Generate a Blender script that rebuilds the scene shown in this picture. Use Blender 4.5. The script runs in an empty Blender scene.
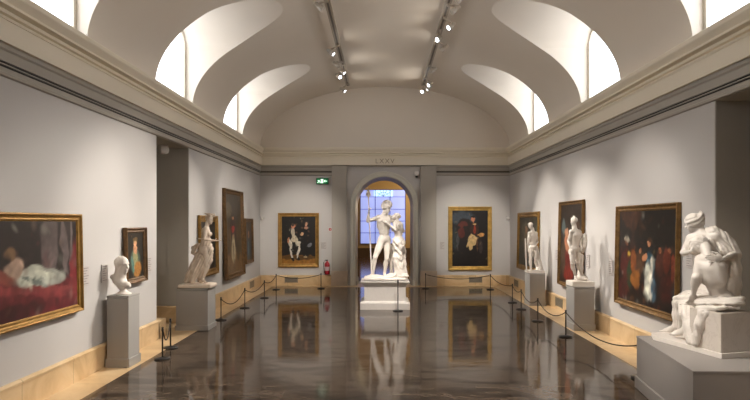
import bpy, bmesh, math, random
import numpy as np
import openvdb
from mathutils import Vector, Matrix

random.seed(7)
SC = bpy.context.scene
COL = SC.collection
PI = math.pi

# ------------------------------------------------------------------ measurements
F_PX, VX, VY, EYE = 560.0, 381.5, 222.5, 2.1       # focal length and vanishing point of the 750x400 photo, eye height
XL, XR = -4.05, 4.28                                # side walls
CX, HW = 0.115, 4.165
YB, YF = 18.67, -6.5                                # end walls
Z_SOF, Z_LEDGE, RISE = 4.0, 4.58, 2.04


def W(px, py, d):
    """the place in the hall seen at a pixel of the photo, at depth d"""
    return Vector(((px - VX) * d / F_PX, d, EYE + (VY - py) * d / F_PX))


# ------------------------------------------------------------------ objects
def link(o, parent=None):
    COL.objects.link(o)
    if parent is not None:
        o.parent = parent
    return o


def tag(o, label=None, cat=None, group=None, kind=None):
    if label: o['label'] = label
    if cat: o['category'] = cat
    if group: o['group'] = group
    if kind: o['kind'] = kind
    return o


def thing(name, label, cat, loc=(0, 0, 0), rz=0.0, group=None):
    o = bpy.data.objects.new(name, None)
    o.empty_display_size = 0.1
    o.location = loc
    o.rotation_euler = (0, 0, rz)
    COL.objects.link(o)
    return tag(o, label, cat, group)


def frame_from(d, up=(0, 0, 1)):
    d = Vector(d).normalized()
    u = Vector(up)
    if abs(d.dot(u)) > 0.98: u = Vector((1, 0, 0))
    a = u.cross(d).normalized()
    b = d.cross(a).normalized()
    return a, b, d


class MB:
    """collects shapes and links them as one mesh"""
    def __init__(s): s.v, s.f, s.sm = [], [], []

    def add(s, vs, fs, smooth=False):
        n = len(s.v)
        s.v += [tuple(v) for v in vs]
        s.f += [tuple(n + i for i in f) for f in fs]
        s.sm += [smooth] * len(fs)
        return s

    def box(s, x0, x1, y0, y1, z0, z1):
        vs = [(x, y, z) for z in (z0, z1) for y in (y0, y1) for x in (x0, x1)]
        return s.add(vs, [(0, 2, 3, 1), (4, 5, 7, 6), (0, 1, 5, 4), (1, 3, 7, 5), (3, 2, 6, 7), (2, 0, 4, 6)])

    def loft(s, rings, closed=True, caps=True, smooth=True):
        n = len(rings[0])
        vs = [p for r in rings for p in r]
        fs = []
        for i in range(len(rings) - 1):
            for j in range(n if closed else n - 1):
                k = (j + 1) % n
                fs.append((i * n + j, i * n + k, (i + 1) * n + k, (i + 1) * n + j))
        s.add(vs, fs, smooth)
        if caps and closed:
            s.add(rings[0], [tuple(range(n))[::-1]])
            s.add(rings[-1], [tuple(range(n))])
        return s

    def lathe(s, prof, c=(0, 0, 0), n=24, sx=1.0, sy=1.0, smooth=True, axis=(0, 0, 1)):
        a, b, d = frame_from(axis)
        c = Vector(c)
        rings = [[c + d * z + a * (r * sx * math.cos(2 * PI * k / n)) + b * (r * sy * math.sin(2 * PI * k / n)) for k in range(n)] for r, z in prof]
        return s.loft(rings, True, True, smooth)

    def cyl(s, p, q, r, r2=None, n=14):
        p, q = Vector(p), Vector(q)
        L = (q - p).length
        return s.lathe([(r, 0), (r if r2 is None else r2, L)], p, n, axis=q - p)

    def tube(s, pts, r, n=8):
        pts = [Vector(p) for p in pts]
        rings = []
        for i, p in enumerate(pts):
            d = pts[min(i + 1, len(pts) - 1)] - pts[max(i - 1, 0)]
            a, b, _ = frame_from(d)
            rr = r[i] if isinstance(r, (list, tuple)) else r
            rings.append([p + a * (rr * math.cos(2 * PI * k / n)) + b * (rr * math.sin(2 * PI * k / n)) for k in range(n)])
        return s.loft(rings)

    def prism(s, poly, z0, z1):
        """poly of (x, y)"""
        n = len(poly)
        vs = [(x, y, z0) for x, y in poly] + [(x, y, z1) for x, y in poly]
        return s.add(vs, [tuple(range(n))[::-1], tuple(range(n, 2 * n))] + [(i, (i + 1) % n, n + (i + 1) % n, n + i) for i in range(n)])

    def build(s, name, mat, parent=None, bevel=0.0, seg=2, recalc=True):
        me = bpy.data.meshes.new(name)
        me.from_pydata(s.v, [], s.f)
        for p, q in zip(me.polygons, s.sm): p.use_smooth = q
        if recalc:
            bm = bmesh.new(); bm.from_mesh(me)
            bmesh.ops.recalc_face_normals(bm, faces=bm.faces)
            bm.to_mesh(me); bm.free()
        if mat: me.materials.append(mat)
        o = bpy.data.objects.new(name, me)
        link(o, parent)
        if bevel:
            m = o.modifiers.new('bevel', 'BEVEL')
            m.width = bevel; m.segments = seg; m.limit_method = 'ANGLE'; m.angle_limit = 0.6
        return o


# ------------------------------------------------------------------ materials
def srgb(r, g, b):
    f = lambda c: (c / 255 / 12.92) if c / 255 <= 0.04045 else ((c / 255 + 0.055) / 1.055) ** 2.4
    return (f(r), f(g), f(b), 1.0)


class NM:
    def __init__(s, name):
        s.m = bpy.data.materials.new(name); s.m.use_nodes = True
        s.t = s.m.node_tree; s.n = s.t.nodes
        s.b = s.n['Principled BSDF']

    def node(s, typ, **kw):
        n = s.n.new(typ)
        for k, v in kw.items():
            if k in n.inputs: n.inputs[k].default_value = v
            else: setattr(n, k, v)
        return n

    def l(s, a, b): s.t.links.new(a, b)

    def coords(s, scale=1.0):
        tc = s.node('ShaderNodeTexCoord'); mp = s.node('ShaderNodeMapping')
        mp.inputs['Scale'].default_value = scale if isinstance(scale, (tuple, list)) else (scale,) * 3
        s.l(tc.outputs['Object'], mp.inputs['Vector'])
        return mp.outputs['Vector']

    def noise(s, vec, scale, detail=3, rough=0.55, dist=0.0):
        n = s.node('ShaderNodeTexNoise', Scale=scale, Detail=detail, Roughness=rough, Distortion=dist)
        s.l(vec, n.inputs['Vector'])
        return n.outputs['Fac']

    def ramp(s, fac, stops):
        r = s.node('ShaderNodeValToRGB')
        while len(r.color_ramp.elements) < len(stops): r.color_ramp.elements.new(0.5)
        for e, (p, c) in zip(r.color_ramp.elements, stops): e.position = p; e.color = c
        s.l(fac, r.inputs['Fac'])
        return r.outputs['Color']

    def mix(s, fac, a, b, mode='MIX'):
        m = s.node('ShaderNodeMix', data_type='RGBA', blend_type=mode)
        for sock, v in ((m.inputs['Factor'], fac), (m.inputs[6], a), (m.inputs[7], b)):
            if hasattr(v, 'links') or isinstance(v, bpy.types.NodeSocket): s.l(v, sock)
            else: sock.default_value = v
        return m.outputs[2]

    def bump(s, h, strength=0.1, dist=0.01):
        b = s.node('ShaderNodeBump', Strength=strength, Distance=dist)
        s.l(h, b.inputs['Height']); s.l(b.outputs['Normal'], s.b.inputs['Normal'])

    def base(s, c): 
        if isinstance(c, bpy.types.NodeSocket): s.l(c, s.b.inputs['Base Color'])
        else: s.b.inputs['Base Color'].default_value = c

    def set(s, **kw):
        for k, v in kw.items(): s.b.inputs[k.replace('_', ' ')].default_value = v


def mul(c, k): return (c[0] * k, c[1] * k, c[2] * k, 1.0)


def simple(name, c, rough=0.5, var=0.08, scale=4.0, metal=0.0, bump=0.0, **kw):
    m = NM(name)
    v = m.coords()
    f = m.noise(v, scale, 4)
    m.base(m.ramp(f, [(0.3, mul(c, 1 - var)), (0.7, mul(c, 1 + var))]))
    m.set(Roughness=rough, Metallic=metal, **kw)
    if bump: m.bump(m.noise(v, scale * 12, 3), bump, 0.004)
    return m.m


M = {}
M['wall'] = simple('wall_paint', (0.55, 0.53, 0.515, 1), 0.75, 0.02, 0.7, bump=0.05)
M['vault'] = simple('vault_plaster', (0.765, 0.70, 0.615, 1), 0.8, 0.02, 0.5)
M['frieze'] = simple('frieze_paint', (0.80, 0.73, 0.60, 1), 0.7, 0.02, 0.7)
M['mould'] = simple('shaded_moulding_paint', (0.40, 0.37, 0.325, 1), 0.65, 0.02, 0.7)  # frieze's shade on the mouldings is put into this colour; pilasters share it
M['dark'] = simple('dark_gap', (0.012, 0.011, 0.010, 1), 0.6, 0.05)
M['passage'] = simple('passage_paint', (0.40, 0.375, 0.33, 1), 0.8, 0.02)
M['grey_stone'] = simple('pale_grey_stone', (0.42, 0.41, 0.39, 1), 0.45, 0.08, 2.5)
M['ochre'] = simple('ochre_paint', (0.33, 0.225, 0.095, 1), 0.75, 0.04)
M['pedestal'] = simple('pedestal_paint', (0.36, 0.345, 0.325, 1), 0.5, 0.02, 1.0)
M['plinth'] = simple('plinth_paint', (0.33, 0.305, 0.285, 1), 0.5, 0.02, 1.0)
M['black'] = simple('black_metal', (0.012, 0.010, 0.009, 1), 0.35, 0.1)
M['rope'] = simple('brown_cord', (0.05, 0.032, 0.02, 1), 0.7, 0.15, 30)
M['track'] = simple('bronze_track', (0.42, 0.36, 0.29, 1), 0.45, 0.04)
M['lamp_body'] = simple('lamp_body', (0.55, 0.50, 0.43, 1), 0.4, 0.03)
M['gold'] = simple('gilt', (0.33, 0.185, 0.048, 1), 0.42, 0.25, 9.0, metal=0.55, bump=0.5)
M['gold_bright'] = simple('bright_gilt', (0.52, 0.33, 0.09, 1), 0.4, 0.2, 9.0, metal=0.55, bump=0.5)
M['gold_dark'] = simple('dark_gilt', (0.14, 0.075, 0.028, 1), 0.45, 0.3, 12.0, metal=0.3, bump=0.5)
M['gold_mid'] = simple('old_gilt', (0.20, 0.11, 0.035, 1), 0.42, 0.3, 12.0, metal=0.45, bump=0.5)
M['red'] = simple('red_enamel', (0.42, 0.015, 0.03, 1), 0.3, 0.05)
M['white'] = simple('white_plastic', (0.72, 0.70, 0.67, 1), 0.4, 0.02)
M['placard'] = simple('pale_placard', (0.52, 0.48, 0.46, 1), 0.3, 0.03)
M['print'] = simple('grey_print', (0.22, 0.20, 0.19, 1), 0.6, 0.03)
M['vent'] = simple('vent_metal', (0.30, 0.27, 0.22, 1), 0.4, 0.05, metal=0.4)
M['reveal'] = simple('window_reveal', (0.60, 0.55, 0.46, 1), 0.7, 0.02)


def marble(name, c, vein, amount=0.35, rough=0.42):
    m = NM(name)
    v = m.coords()
    n = m.noise(v, 2.2, 6, 0.6, 2.4)
    big = m.noise(v, 1.1, 3)
    col = m.ramp(n, [(0.30, c), (0.47, c), (0.50, vein), (0.53, c), (0.8, c)])
    col = m.mix(amount, c, col)
    col = m.mix(0.5, col, m.ramp(big, [(0.3, mul(c, 0.93)), (0.7, mul(c, 1.03))]))
    m.base(col)
    m.set(Roughness=rough)
    m.b.inputs['Subsurface Weight'].default_value = 0.0
    return m.m


M['marble'] = marble('white_marble', (0.80, 0.745, 0.685, 1), (0.55, 0.50, 0.44, 1), 0.15)
M['marble_block'] = marble('veined_marble', (0.66, 0.60, 0.54, 1), (0.40, 0.34, 0.28, 1), 0.5, 0.35)
M['marble_plinth'] = marble('plinth_marble', (0.74, 0.70, 0.665, 1), (0.5, 0.46, 0.42, 1), 0.35, 0.35)
M['marble_warm'] = marble('warm_marble', (0.72, 0.61, 0.50, 1), (0.50, 0.42, 0.34, 1), 0.2)


def limestone(name, axis):
    """warm veined limestone in slabs; axis: the world axis along which the joints follow each other"""
    m = NM(name)
    v = m.coords()
    n = m.noise(v, 1.6, 6, 0.6, 1.2)
    c = m.ramp(n, [(0.28, (0.46, 0.29, 0.13, 1)), (0.5, (0.66, 0.47, 0.26, 1)), (0.75, (0.78, 0.61, 0.39, 1))])
    sp = m.node('ShaderNodeSeparateXYZ'); m.l(v, sp.inputs[0])
    o = sp.outputs[axis]
    fr = m.node('ShaderNodeMath', operation='PINGPONG'); m.l(o, fr.inputs[0]); fr.inputs[1].default_value = 0.52
    lt = m.node('ShaderNodeMath', operation='LESS_THAN'); m.l(fr.outputs[0], lt.inputs[0]); lt.inputs[1].default_value = 0.004
    sn = m.node('ShaderNodeMath', operation='SNAP'); m.l(o, sn.inputs[0]); sn.inputs[1].default_value = 1.04
    wn = m.node('ShaderNodeTexWhiteNoise', noise_dimensions='1D'); m.l(sn.outputs[0], wn.inputs['W'])
    c = m.mix(0.30, c, m.ramp(wn.outputs['Value'], [(0, (0.56, 0.38, 0.19, 1)), (1, (0.80, 0.63, 0.41, 1))]))
    c = m.mix(lt.outputs[0], c, (0.35, 0.24, 0.13, 1))
    m.base(c); m.set(Roughness=0.3)
    return m.m


M['lime_y'] = limestone('limestone_along_hall', 'Y')
M['lime_x'] = limestone('limestone_across_hall', 'X')


def polished_floor():
    m = NM('polished_brown_marble')
    v = m.coords()
    # large slabs laid on the diagonal
    mp = m.node('ShaderNodeMapping'); m.l(v, mp.inputs['Vector']); mp.inputs['Rotation'].default_value = (0, 0, 0)
    br = m.node('ShaderNodeTexBrick', Scale=1.0, offset=0.5, squash=1.0)
    br.inputs['Brick Width'].default_value = 1.2; br.inputs['Row Height'].default_value = 0.9
    br.inputs['Mortar Size'].default_value = 0.003; br.inputs['Mortar Smooth'].default_value = 0.1
    br.inputs['Color1'].default_value = (0.0, 0.0, 0.0, 1); br.inputs['Color2'].default_value = (1, 1, 1, 1)
    br.inputs['Mortar'].default_value = (0.2, 0.2, 0.2, 1)
    m.l(mp.outputs[0], br.inputs['Vector'])
    vs_ = m.node('ShaderNodeMapping'); m.l(v, vs_.inputs['Vector']); vs_.inputs['Rotation'].default_value = (0, 0, 0.6); vs_.inputs['Scale'].default_value = (1.0, 2.6, 1.0)
    n1 = m.noise(vs_.outputs[0], 0.9, 5, 0.58, 1.8)
    c = m.ramp(n1, [(0.30, (0.022, 0.015, 0.011, 1)), (0.44, (0.058, 0.041, 0.030, 1)), (0.54, (0.125, 0.092, 0.068, 1)), (0.66, (0.085, 0.062, 0.046, 1)), (0.80, (0.16, 0.12, 0.09, 1))])
    n2 = m.noise(v, 1.9, 5, 0.6, 2.5)
    vein = m.ramp(n2, [(0.44, (0, 0, 0, 1)), (0.49, (1, 1, 1, 1)), (0.54, (0, 0, 0, 1))])
    c = m.mix(m.mix(1.0, vein, (0.16, 0.16, 0.16, 1), 'MULTIPLY'), c, (0.15, 0.115, 0.085, 1))
    c = m.mix(0.13, c, br.outputs['Color'], 'SOFT_LIGHT')
    m.base(c)
    rr = m.ramp(m.noise(v, 1.4, 4), [(0.3, (0.05,) * 3 + (1,)), (0.75, (0.11,) * 3 + (1,))])
    m.l(rr, m.b.inputs['Roughness'])
    m.set(IOR=1.42)
    m.b.inputs['Specular Tint'].default_value = (1.0, 0.90, 0.78, 1)
    lv = m.ramp(n1, [(0.30, (0.30,) * 3 + (1,)), (0.50, (0.62,) * 3 + (1,)), (0.75, (0.42,) * 3 + (1,))])
    m.l(lv, m.b.inputs['Specular IOR Level'])
    m.bump(m.noise(v, 2.6, 4, 0.5), 0.16, 0.012)
    return m.m


M['floor'] = polished_floor()


def glow(name, col, strength, var=0.0, scale=3.0):
    m = NM(name)
    m.base(col)
    m.b.inputs['Emission Color'].default_value = col
    m.b.inputs['Emission Strength'].default_value = strength
    m.set(Roughness=0.6)
    if var:
        f = m.noise(m.coords(), scale, 2)
        m.l(m.ramp(f, [(0.3, mul(col, 1 - var)), (0.7, mul(col, 1 + var))]), m.b.inputs['Emission Color'])
    return m.m


M['daylight'] = glow('daylight_glass', (0.92, 0.95, 1.0, 1), 3.0, 0.04, 0.6)
M['lens'] = glow('lamp_lens', (0.80, 0.88, 1.0, 1), 14.0)
M['blue_glass'] = glow('blue_dusk_glass', (0.30, 0.38, 0.86, 1), 0.80, 0.16, 0.8)
M['pale_glass'] = glow('pale_dusk_glass', (0.45, 0.72, 1.0, 1), 1.1, 0.15, 2.0)
M['sign_white'] = glow('lit_white_pictogram', (0.72, 1.0, 0.80, 1), 1.3)
M['sign_green'] = glow('lit_green_panel', (0.01, 0.16, 0.05, 1), 0.45)


# ------------------------------------------------------------------ the room
def structure(o): return tag(o, kind='structure')


STONE_H = 0.35
LO = (10.08, 11.77)          # doorway in the left wall, from y to y
RO = (5.2, 7.19)             # doorway in the right wall
DOOR_Z = 3.67
BORD_L, BORD_R, BORD_B = -3.57, 3.68, 18.2

b = MB(); b.box(-6.9, 7.2, YF, 20.4, -0.12, 0.0)
structure(b.build('floor', M['floor']))
# pale stone border of the floor, 2 mm proud
t_ = 0.002
b = MB(); b.box(XL - 0.01, BORD_L, YF, YB, -0.02, t_); b.box(-6.9, XL - 0.01, LO[0] - 0.0, LO[1], -0.02, t_)
structure(b.build('trim_1', M['lime_y']))
b = MB(); b.box(BORD_R, XR + 0.01, YF, YB, -0.02, t_); b.box(XR + 0.01, 7.1, RO[0], RO[1], -0.02, t_)
structure(b.build('trim_2', M['lime_y']))
b = MB(); b.box(BORD_L, BORD_R, BORD_B, YB + 0.6, -0.02, t_)
structure(b.build('trim_3', M['lime_x']))

TH = 0.45
b = MB()
b.box(XL - TH, XL, YF, LO[0], 0, Z_LEDGE); b.box(XL - TH, XL, LO[1], YB + 0.3, 0, Z_LEDGE); b.box(XL - TH, XL, LO[0], LO[1], DOOR_Z, Z_LEDGE)
structure(b.build('wall_left', M['wall']))
b = MB()
b.box(XR, XR + TH, YF, RO[0], 0, Z_LEDGE); b.box(XR, XR + TH, RO[1], YB + 0.3, 0, Z_LEDGE); b.box(XR, XR + TH, RO[0], RO[1], DOOR_Z, Z_LEDGE)
structure(b.build('wall_right', M['wall']))
b = MB(); b.box(XL - TH, XR + TH, YF - 0.3, YF, 0, 7.0)
structure(b.build('wall_near', M['wall']))

# passages behind the two side doorways
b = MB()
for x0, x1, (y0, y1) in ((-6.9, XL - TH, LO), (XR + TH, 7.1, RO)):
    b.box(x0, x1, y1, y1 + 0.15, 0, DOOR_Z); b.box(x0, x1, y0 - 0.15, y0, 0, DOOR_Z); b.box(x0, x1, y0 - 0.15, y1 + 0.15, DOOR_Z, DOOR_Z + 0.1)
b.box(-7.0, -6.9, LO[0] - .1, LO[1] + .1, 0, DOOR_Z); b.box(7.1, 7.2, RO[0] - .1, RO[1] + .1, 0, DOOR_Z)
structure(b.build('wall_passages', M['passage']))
# door linings a shade darker, on the reveals facing along the hall
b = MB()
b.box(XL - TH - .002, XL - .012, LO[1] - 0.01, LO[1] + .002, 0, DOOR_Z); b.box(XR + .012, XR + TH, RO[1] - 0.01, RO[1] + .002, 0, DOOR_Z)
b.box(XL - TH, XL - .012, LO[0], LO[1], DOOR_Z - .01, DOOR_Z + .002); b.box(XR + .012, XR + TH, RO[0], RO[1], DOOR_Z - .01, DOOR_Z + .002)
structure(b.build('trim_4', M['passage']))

# end wall with an arched doorway
AX, AR, AO, AZ = 0.09, 0.95, 1.13, 2.67
YD = 20.35                    # far side of the end wall
def arch_pts(r, n=32):
    return [(AX - r, 0.0)] + [(AX - r * math.cos(PI * i / n), AZ + r * math.sin(PI * i / n)) for i in range(n + 1)] + [(AX + r, 0.0)]
b = MB()
top = 4.5
x0, x1 = XL - TH, XR + TH
pts = arch_pts(AR)
for yy in (YB, YD):
    for i in range(len(pts) - 1):
        (xa, za), (xb, zb) = pts[i], pts[i + 1]
        if abs(xa - xb) < 1e-6: continue
        b.add([(xa, yy, za), (xb, yy, zb), (xb, yy, top), (xa, yy, top)], [(0, 1, 2, 3)])
    b.add([(x0, yy, 0), (AX - AR, yy, 0), (AX - AR, yy, AZ), (AX - AR, yy, top), (x0, yy, top)], [(0, 1, 2, 3, 4)])
    b.add([(x1, yy, 0), (AX + AR, yy, 0), (AX + AR, yy, AZ), (AX + AR, yy, top), (x1, yy, top)], [(0, 1, 2, 3, 4)])
structure(b.build('wall_back', M['wall'], recalc=False))
# lunette-shaped upper part of the end wall, in the vault's colour
b2 = MB(); b2.box(XL - TH, XR + TH, YB, YB + .3, 4.5, 6.9)
structure(b2.build('wall_tympanum', M['vault']))
# reveal of the arch
b = MB()
b.add([p for (x, z) in pts for p in ((x, YB, z), (x, YD, z))], [(2 * i, 2 * i + 1, 2 * i + 3, 2 * i + 2) for i in range(len(pts) - 1)], False)
structure(b.build('trim_5', M['grey_stone']))
# moulded surround of the arch
b = MB()
prof = [(AR, 0.0), (AR, -0.05), (AR + 0.03, -0.07), (AR + 0.10, -0.06), (AR + 0.105, -0.08), (AO - 0.01, -0.09), (AO, -0.08), (AO, 0.0)]
rings = []
for i in range(34):
    if i == 0: f = lambda r: (AX - r, 0.0)
    n_ = 33
    rr = []
    for r, dy in prof:
        if i == 0: x, z = AX - r, 0.0
        elif i == n_: x, z = AX + r, 0.0
        else:
            a = PI * (i - 1) / (n_ - 2); x, z = AX - r * math.cos(a), AZ + r * math.sin(a)
        rr.append((x, YB + dy, z))
    rings.append(rr)
b.loft(rings, True, True, False)
structure(b.build('trim_6', simple('arch_surround_paint', (0.66, 0.64, 0.57, 1), 0.6, 0.03)))
# pilasters with stone feet
PIL = ((-1.65, -1.15), (1.30, 1.82))
b = MB()
for xa, xb in PIL: b.box(xa, xb, YB - 0.12, YB, 0.5, Z_SOF)
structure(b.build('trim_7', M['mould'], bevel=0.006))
M['stone_pale'] = simple('pale_pink_stone', (0.50, 0.41, 0.32, 1), 0.4, 0.12, 3)
b = MB()
for xa, xb in PIL: b.box(xa - .02, xb + .02, YB - 0.15, YB, 0, 0.5)
structure(b.build('trim_8', M['stone_pale'], bevel=0.008))
# threshold
b = MB(); b.box(AX - AR, AX + AR, 19.3, YD, -0.02, 0.004)
structure(b.build('trim_9', M['grey_stone']))
b = MB()
b.box(AX - AR - .0, AX - AR + 0.05, YB + .02, YD - .02, 0, 0.14); b.box(AX + AR - 0.05, AX + AR, YB + .02, YD - .02, 0, 0.14)
structure(b.build('trim_10', M['grey_stone']))

# stone skirting
def skirt_profile(sx):        # (offset from wall, z)
    return [(0.0, 0.0), (0.045, 0.0), (0.045, STONE_H - 0.05), (0.055, STONE_H - 0.045), (0.055, STONE_H - 0.02), (0.03, STONE_H), (0.0, STONE_H)]
def skirt_y(b, xw, s, y0, y1):
    rings = [[(xw + s * o, y, z) for o, z in skirt_profile(1)] for y in (y0, y1)]
    b.loft(rings, True, True, False)
def skirt_x(b, yw, s, x0, x1):
    rings = [[(x, yw + s * o, z) for o, z in skirt_profile(1)] for x in (x0, x1)]
    b.loft(rings, True, True, False)
b = MB()
skirt_y(b, XL, 1, YF, LO[0] + .05); skirt_y(b, XL, 1, LO[1] - .03, YB)
b.box(XL - 0.32, XL + 0.045, LO[0], LO[0] + 0.33, 0, STONE_H - .02)
skirt_x(b, LO[1], -1, -6.9, XL + .05)
structure(b.build('baseboard_left', M['lime_y']))
b = MB()
skirt_y(b, XR, -1, YF, RO[0]); skirt_y(b, XR, -1, RO[1], YB)
skirt_x(b, RO[1], -1, XR - .05, 7.1)
structure(b.build('baseboard_right', M['lime_y']))
b = MB()
skirt_x(b, YB, -1, XL, PIL[0][0] - .02); skirt_x(b, YB, -1, PIL[1][1] + .02, XR)
structure(b.build('baseboard_back', M['lime_x']))

# entablature
ARCH = [(0.0, 3.66), (0.03, 3.67), (0.035, 3.70), (0.015, 3.715), (0.015, 3.76)]
ARCH3 = [(0.0, 3.82), (0.03, 3.82), (0.035, 3.93), (0.055, 3.95), (0.055, Z_SOF)]
FRZ = [(0.0, Z_SOF), (0.095, Z_SOF), (0.095, 4.235), (0.0, 4.235)]
CORN = [(0.0, 4.235), (0.105, 4.235), (0.11, 4.255), (0.06, 4.262), (0.045, 4.285), (0.045, 4.30), (0.085, 4.31), (0.09, 4.335), (0.055, 4.342), (0.055, 4.365), (0.125, 4.385), (0.125, 4.41), (0.10, 4.415), (0.10, 4.428),
        (0.115, 4.45), (0.15, 4.50), (0.155, 4.515), (0.155, 4.565), (0.14, Z_LEDGE), (-0.25, Z_LEDGE), (-0.25, 4.235)]
def run_y(b, prof, xw, s, y0, y1, close=True):
    b.loft([[(xw + s * o, y, z) for o, z in prof] for y in (y0, y1)], True, True, False)
def run_x(b, prof, yw, s, x0, x1, add=0.0):
    b.loft([[(x, yw + s * (o + (add if o > 0 else 0)), z) for o, z in prof] for x in (x0, x1)], True, True, False)
def closed(p): return p + [(0.0, p[-1][1])] if p[-1][0] != 0 else p
k_ = 11
for side, xw, s in (('left', XL, 1), ('right', XR, -1)):
    b = MB()
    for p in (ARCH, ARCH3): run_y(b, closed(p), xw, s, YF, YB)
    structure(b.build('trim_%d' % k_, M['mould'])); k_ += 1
    b = MB(); run_y(b, [(0, 3.757), (0.006, 3.757), (0.006, 3.823), (0, 3.823)], xw, s, YF, YB)
    structure(b.build('trim_%d' % k_, M['dark'])); k_ += 1
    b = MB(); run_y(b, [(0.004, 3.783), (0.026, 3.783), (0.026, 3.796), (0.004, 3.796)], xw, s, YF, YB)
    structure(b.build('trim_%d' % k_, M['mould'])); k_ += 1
    b = MB(); run_y(b, FRZ, xw, s, YF, YB); run_y(b, CORN, xw, s, YF, YB)
    structure(b.build('trim_%d' % k_, M['frieze'])); k_ += 1
b = MB()
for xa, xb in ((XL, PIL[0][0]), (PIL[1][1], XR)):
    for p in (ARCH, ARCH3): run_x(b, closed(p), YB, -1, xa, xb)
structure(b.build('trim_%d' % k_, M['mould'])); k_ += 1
b = MB()
for xa, xb in ((XL, PIL[0][0]), (PIL[1][1], XR)):
    run_x(b, [(0, 3.757), (0.006, 3.757), (0.006, 3.823), (0, 3.823)], YB, -1, xa, xb)
structure(b.build('trim_%d' % k_, simple('soft_gap', (0.10, 0.085, 0.07, 1), 0.6))); k_ += 1
b = MB()
CB = [(0.0, 4.235)] + [q for q in CORN[1:] if q[0] > 0] + [(0.0, Z_LEDGE)]
run_x(b, FRZ, YB, -1, XL, PIL[0][0] - .03); run_x(b, FRZ, YB, -1, PIL[1][1] + .03, XR); run_x(b, CB, YB, -1, XL, XR)
run_x(b, FRZ, YB, -1, PIL[0][0] - .03, PIL[1][1] + .03, 0.09)
run_x(b, CB, YB, -1, PIL[0][0] - .08, PIL[1][1] + .08, 0.09)
structure(b.build('trim_%d' % k_, M['frieze'])); k_ += 1

# ---------------------------------------------------------------- vault with cut-in lunettes
LC = [11.02 + 4.3 * k for k in range(-3, 2)]
LHW, LSP, LRI = 0.98, 5.84, 0.51
LR = (LHW ** 2 + LRI ** 2) / (2 * LRI)
XW = HW + 0.14
def soffit(dy): return LSP + LRI * max(0.0, 1 - (abs(dy) / LHW) ** 2.5) ** 0.62
def phi_at(z): return math.acos(min(1, (z - Z_LEDGE) / RISE))
def vp(phi, y): return (CX + HW * math.sin(phi), y, Z_LEDGE + RISE * math.cos(phi))
b = MB(); rv = MB()
NP = 72
def vault_strip(slices):
    rings = [[vp(-pm + 2 * pm * i / NP, y) for i in range(NP + 1)] for y, pm in slices]
    b.loft(rings, False, False, True)
edges = [YF - 0.05]
for c in LC: edges += [c - LHW, c + LHW]
edges.append(YB)
for i in range(0, len(edges), 2):
    n = max(2, int((edges[i + 1] - edges[i]) / 0.4) + 1)
    vault_strip([(edges[i] + (edges[i + 1] - edges[i]) * k / n, PI / 2) for k in range(n + 1)])
for c in LC:
    N = 28
    ys = [-LHW * math.cos(PI * k / N) for k in range(N + 1)]
    vault_strip([(c + dy, phi_at(soffit(dy))) for dy in ys])
    for s in (1, -1):
        rings = []
        for dy in ys:
            z = soffit(dy); x = HW * math.sin(phi_at(z))
            rings.append([(CX + s * (x + (XW - x) * t), c + dy, z) for t in (0, .33, .66, 1)])
        b.loft(rings, False, False, True)
        for e in (-LHW, LHW):
            p0 = phi_at(LSP)
            rings = []
            for k in range(20):
                ph = p0 + (PI / 2 - p0) * k / 19
                x = HW * math.sin(ph); z = Z_LEDGE + RISE * math.cos(ph)
                rings.append([(CX + s * x, c + e, z), (CX + s * XW, c + e, z)])
            b.loft(rings, False, False, False)
structure(b.build('ceiling', M['vault'], recalc=False))
wi = 1
for c in LC:
    for s in (-1, 1):
        xo = CX + s * XW
        root = structure(thing('window_%d' % wi, None, None, (xo, c, Z_LEDGE))); wi += 1
        # opening outline (local y, z)
        def outline(ins):
            hw = LHW - ins
            o = [(-hw, 0.0 + ins * .5), ] + [(-hw + 2 * hw * k / 20, soffit((-hw + 2 * hw * k / 20)) - ins - Z_LEDGE) for k in range(21)] + [(hw, 0.0 + ins * .5)]
            return o
        m = MB()
        o1, o2 = outline(-0.02), outline(0.07)
        n = len(o1)
        vs = [(s * d_, y, z) for d_ in (0.0, 0.05) for o_ in (o1, o2) for y, z in o_]
        fs = []
        for i in range(n):
            j = (i + 1) % n
            fs += [(i, j, n + j, n + i), (2 * n + i, 3 * n + i, 3 * n + j, 2 * n + j), (n + i, n + j, 3 * n + j, 3 * n + i)]
        m.add(vs, fs); m.build('window_frame', M['reveal'], root)
        g = MB()
        o3 = outline(0.05)
        g.add([(s * 0.035, y, z) for y, z in o3] + [(s * 0.045, y, z) for y, z in o3], [tuple(range(n)), tuple(range(n, 2 * n))[::-1]] + [(i, (i + 1) % n, n + (i + 1) % n, n + i) for i in range(n)])
        g.build('glass_pane', M['daylight'], root)

# ---------------------------------------------------------------- the room beyond the arch
Y2 = 34.0
b = MB(); b.box(-5, 5, YD, Y2 + .1, -0.12, 0.0)
M['floor_wood'] = simple('dark_polished_wood', (0.085, 0.05, 0.032, 1), 0.12, 0.2, 2.0)
structure(b.build('floor_beyond', M['floor_wood']))
b = MB(); b.box(-5, 5, Y2, Y2 + .2, 0, 6); b.box(-5.2, -5, YD, Y2, 0, 6); b.box(5, 5.2, YD, Y2, 0, 6); b.box(-5.2, 5.2, YD, Y2, 6, 6.2)
b.box(-5.2, AX - 1.3, YD - .001, YD + .05, 0, 6); b.box(AX + 1.3, 5.2, YD - .001, YD + .05, 0, 6)
structure(b.build('wall_beyond', M['ochre']))
b = MB(); b.box(-5, 5, Y2 - .06, Y2, 0, 0.55)
structure(b.build('baseboard_beyond', simple('brown_dado', (0.06, 0.035, 0.018, 1), 0.5, 0.1)))
p0, p1 = W(360.5, 243.5, Y2), W(405.3, 190, Y2)
root = structure(thing('window_%d' % wi, None, None, (p0.x, Y2 - 0.1, p0.z)))
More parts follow.
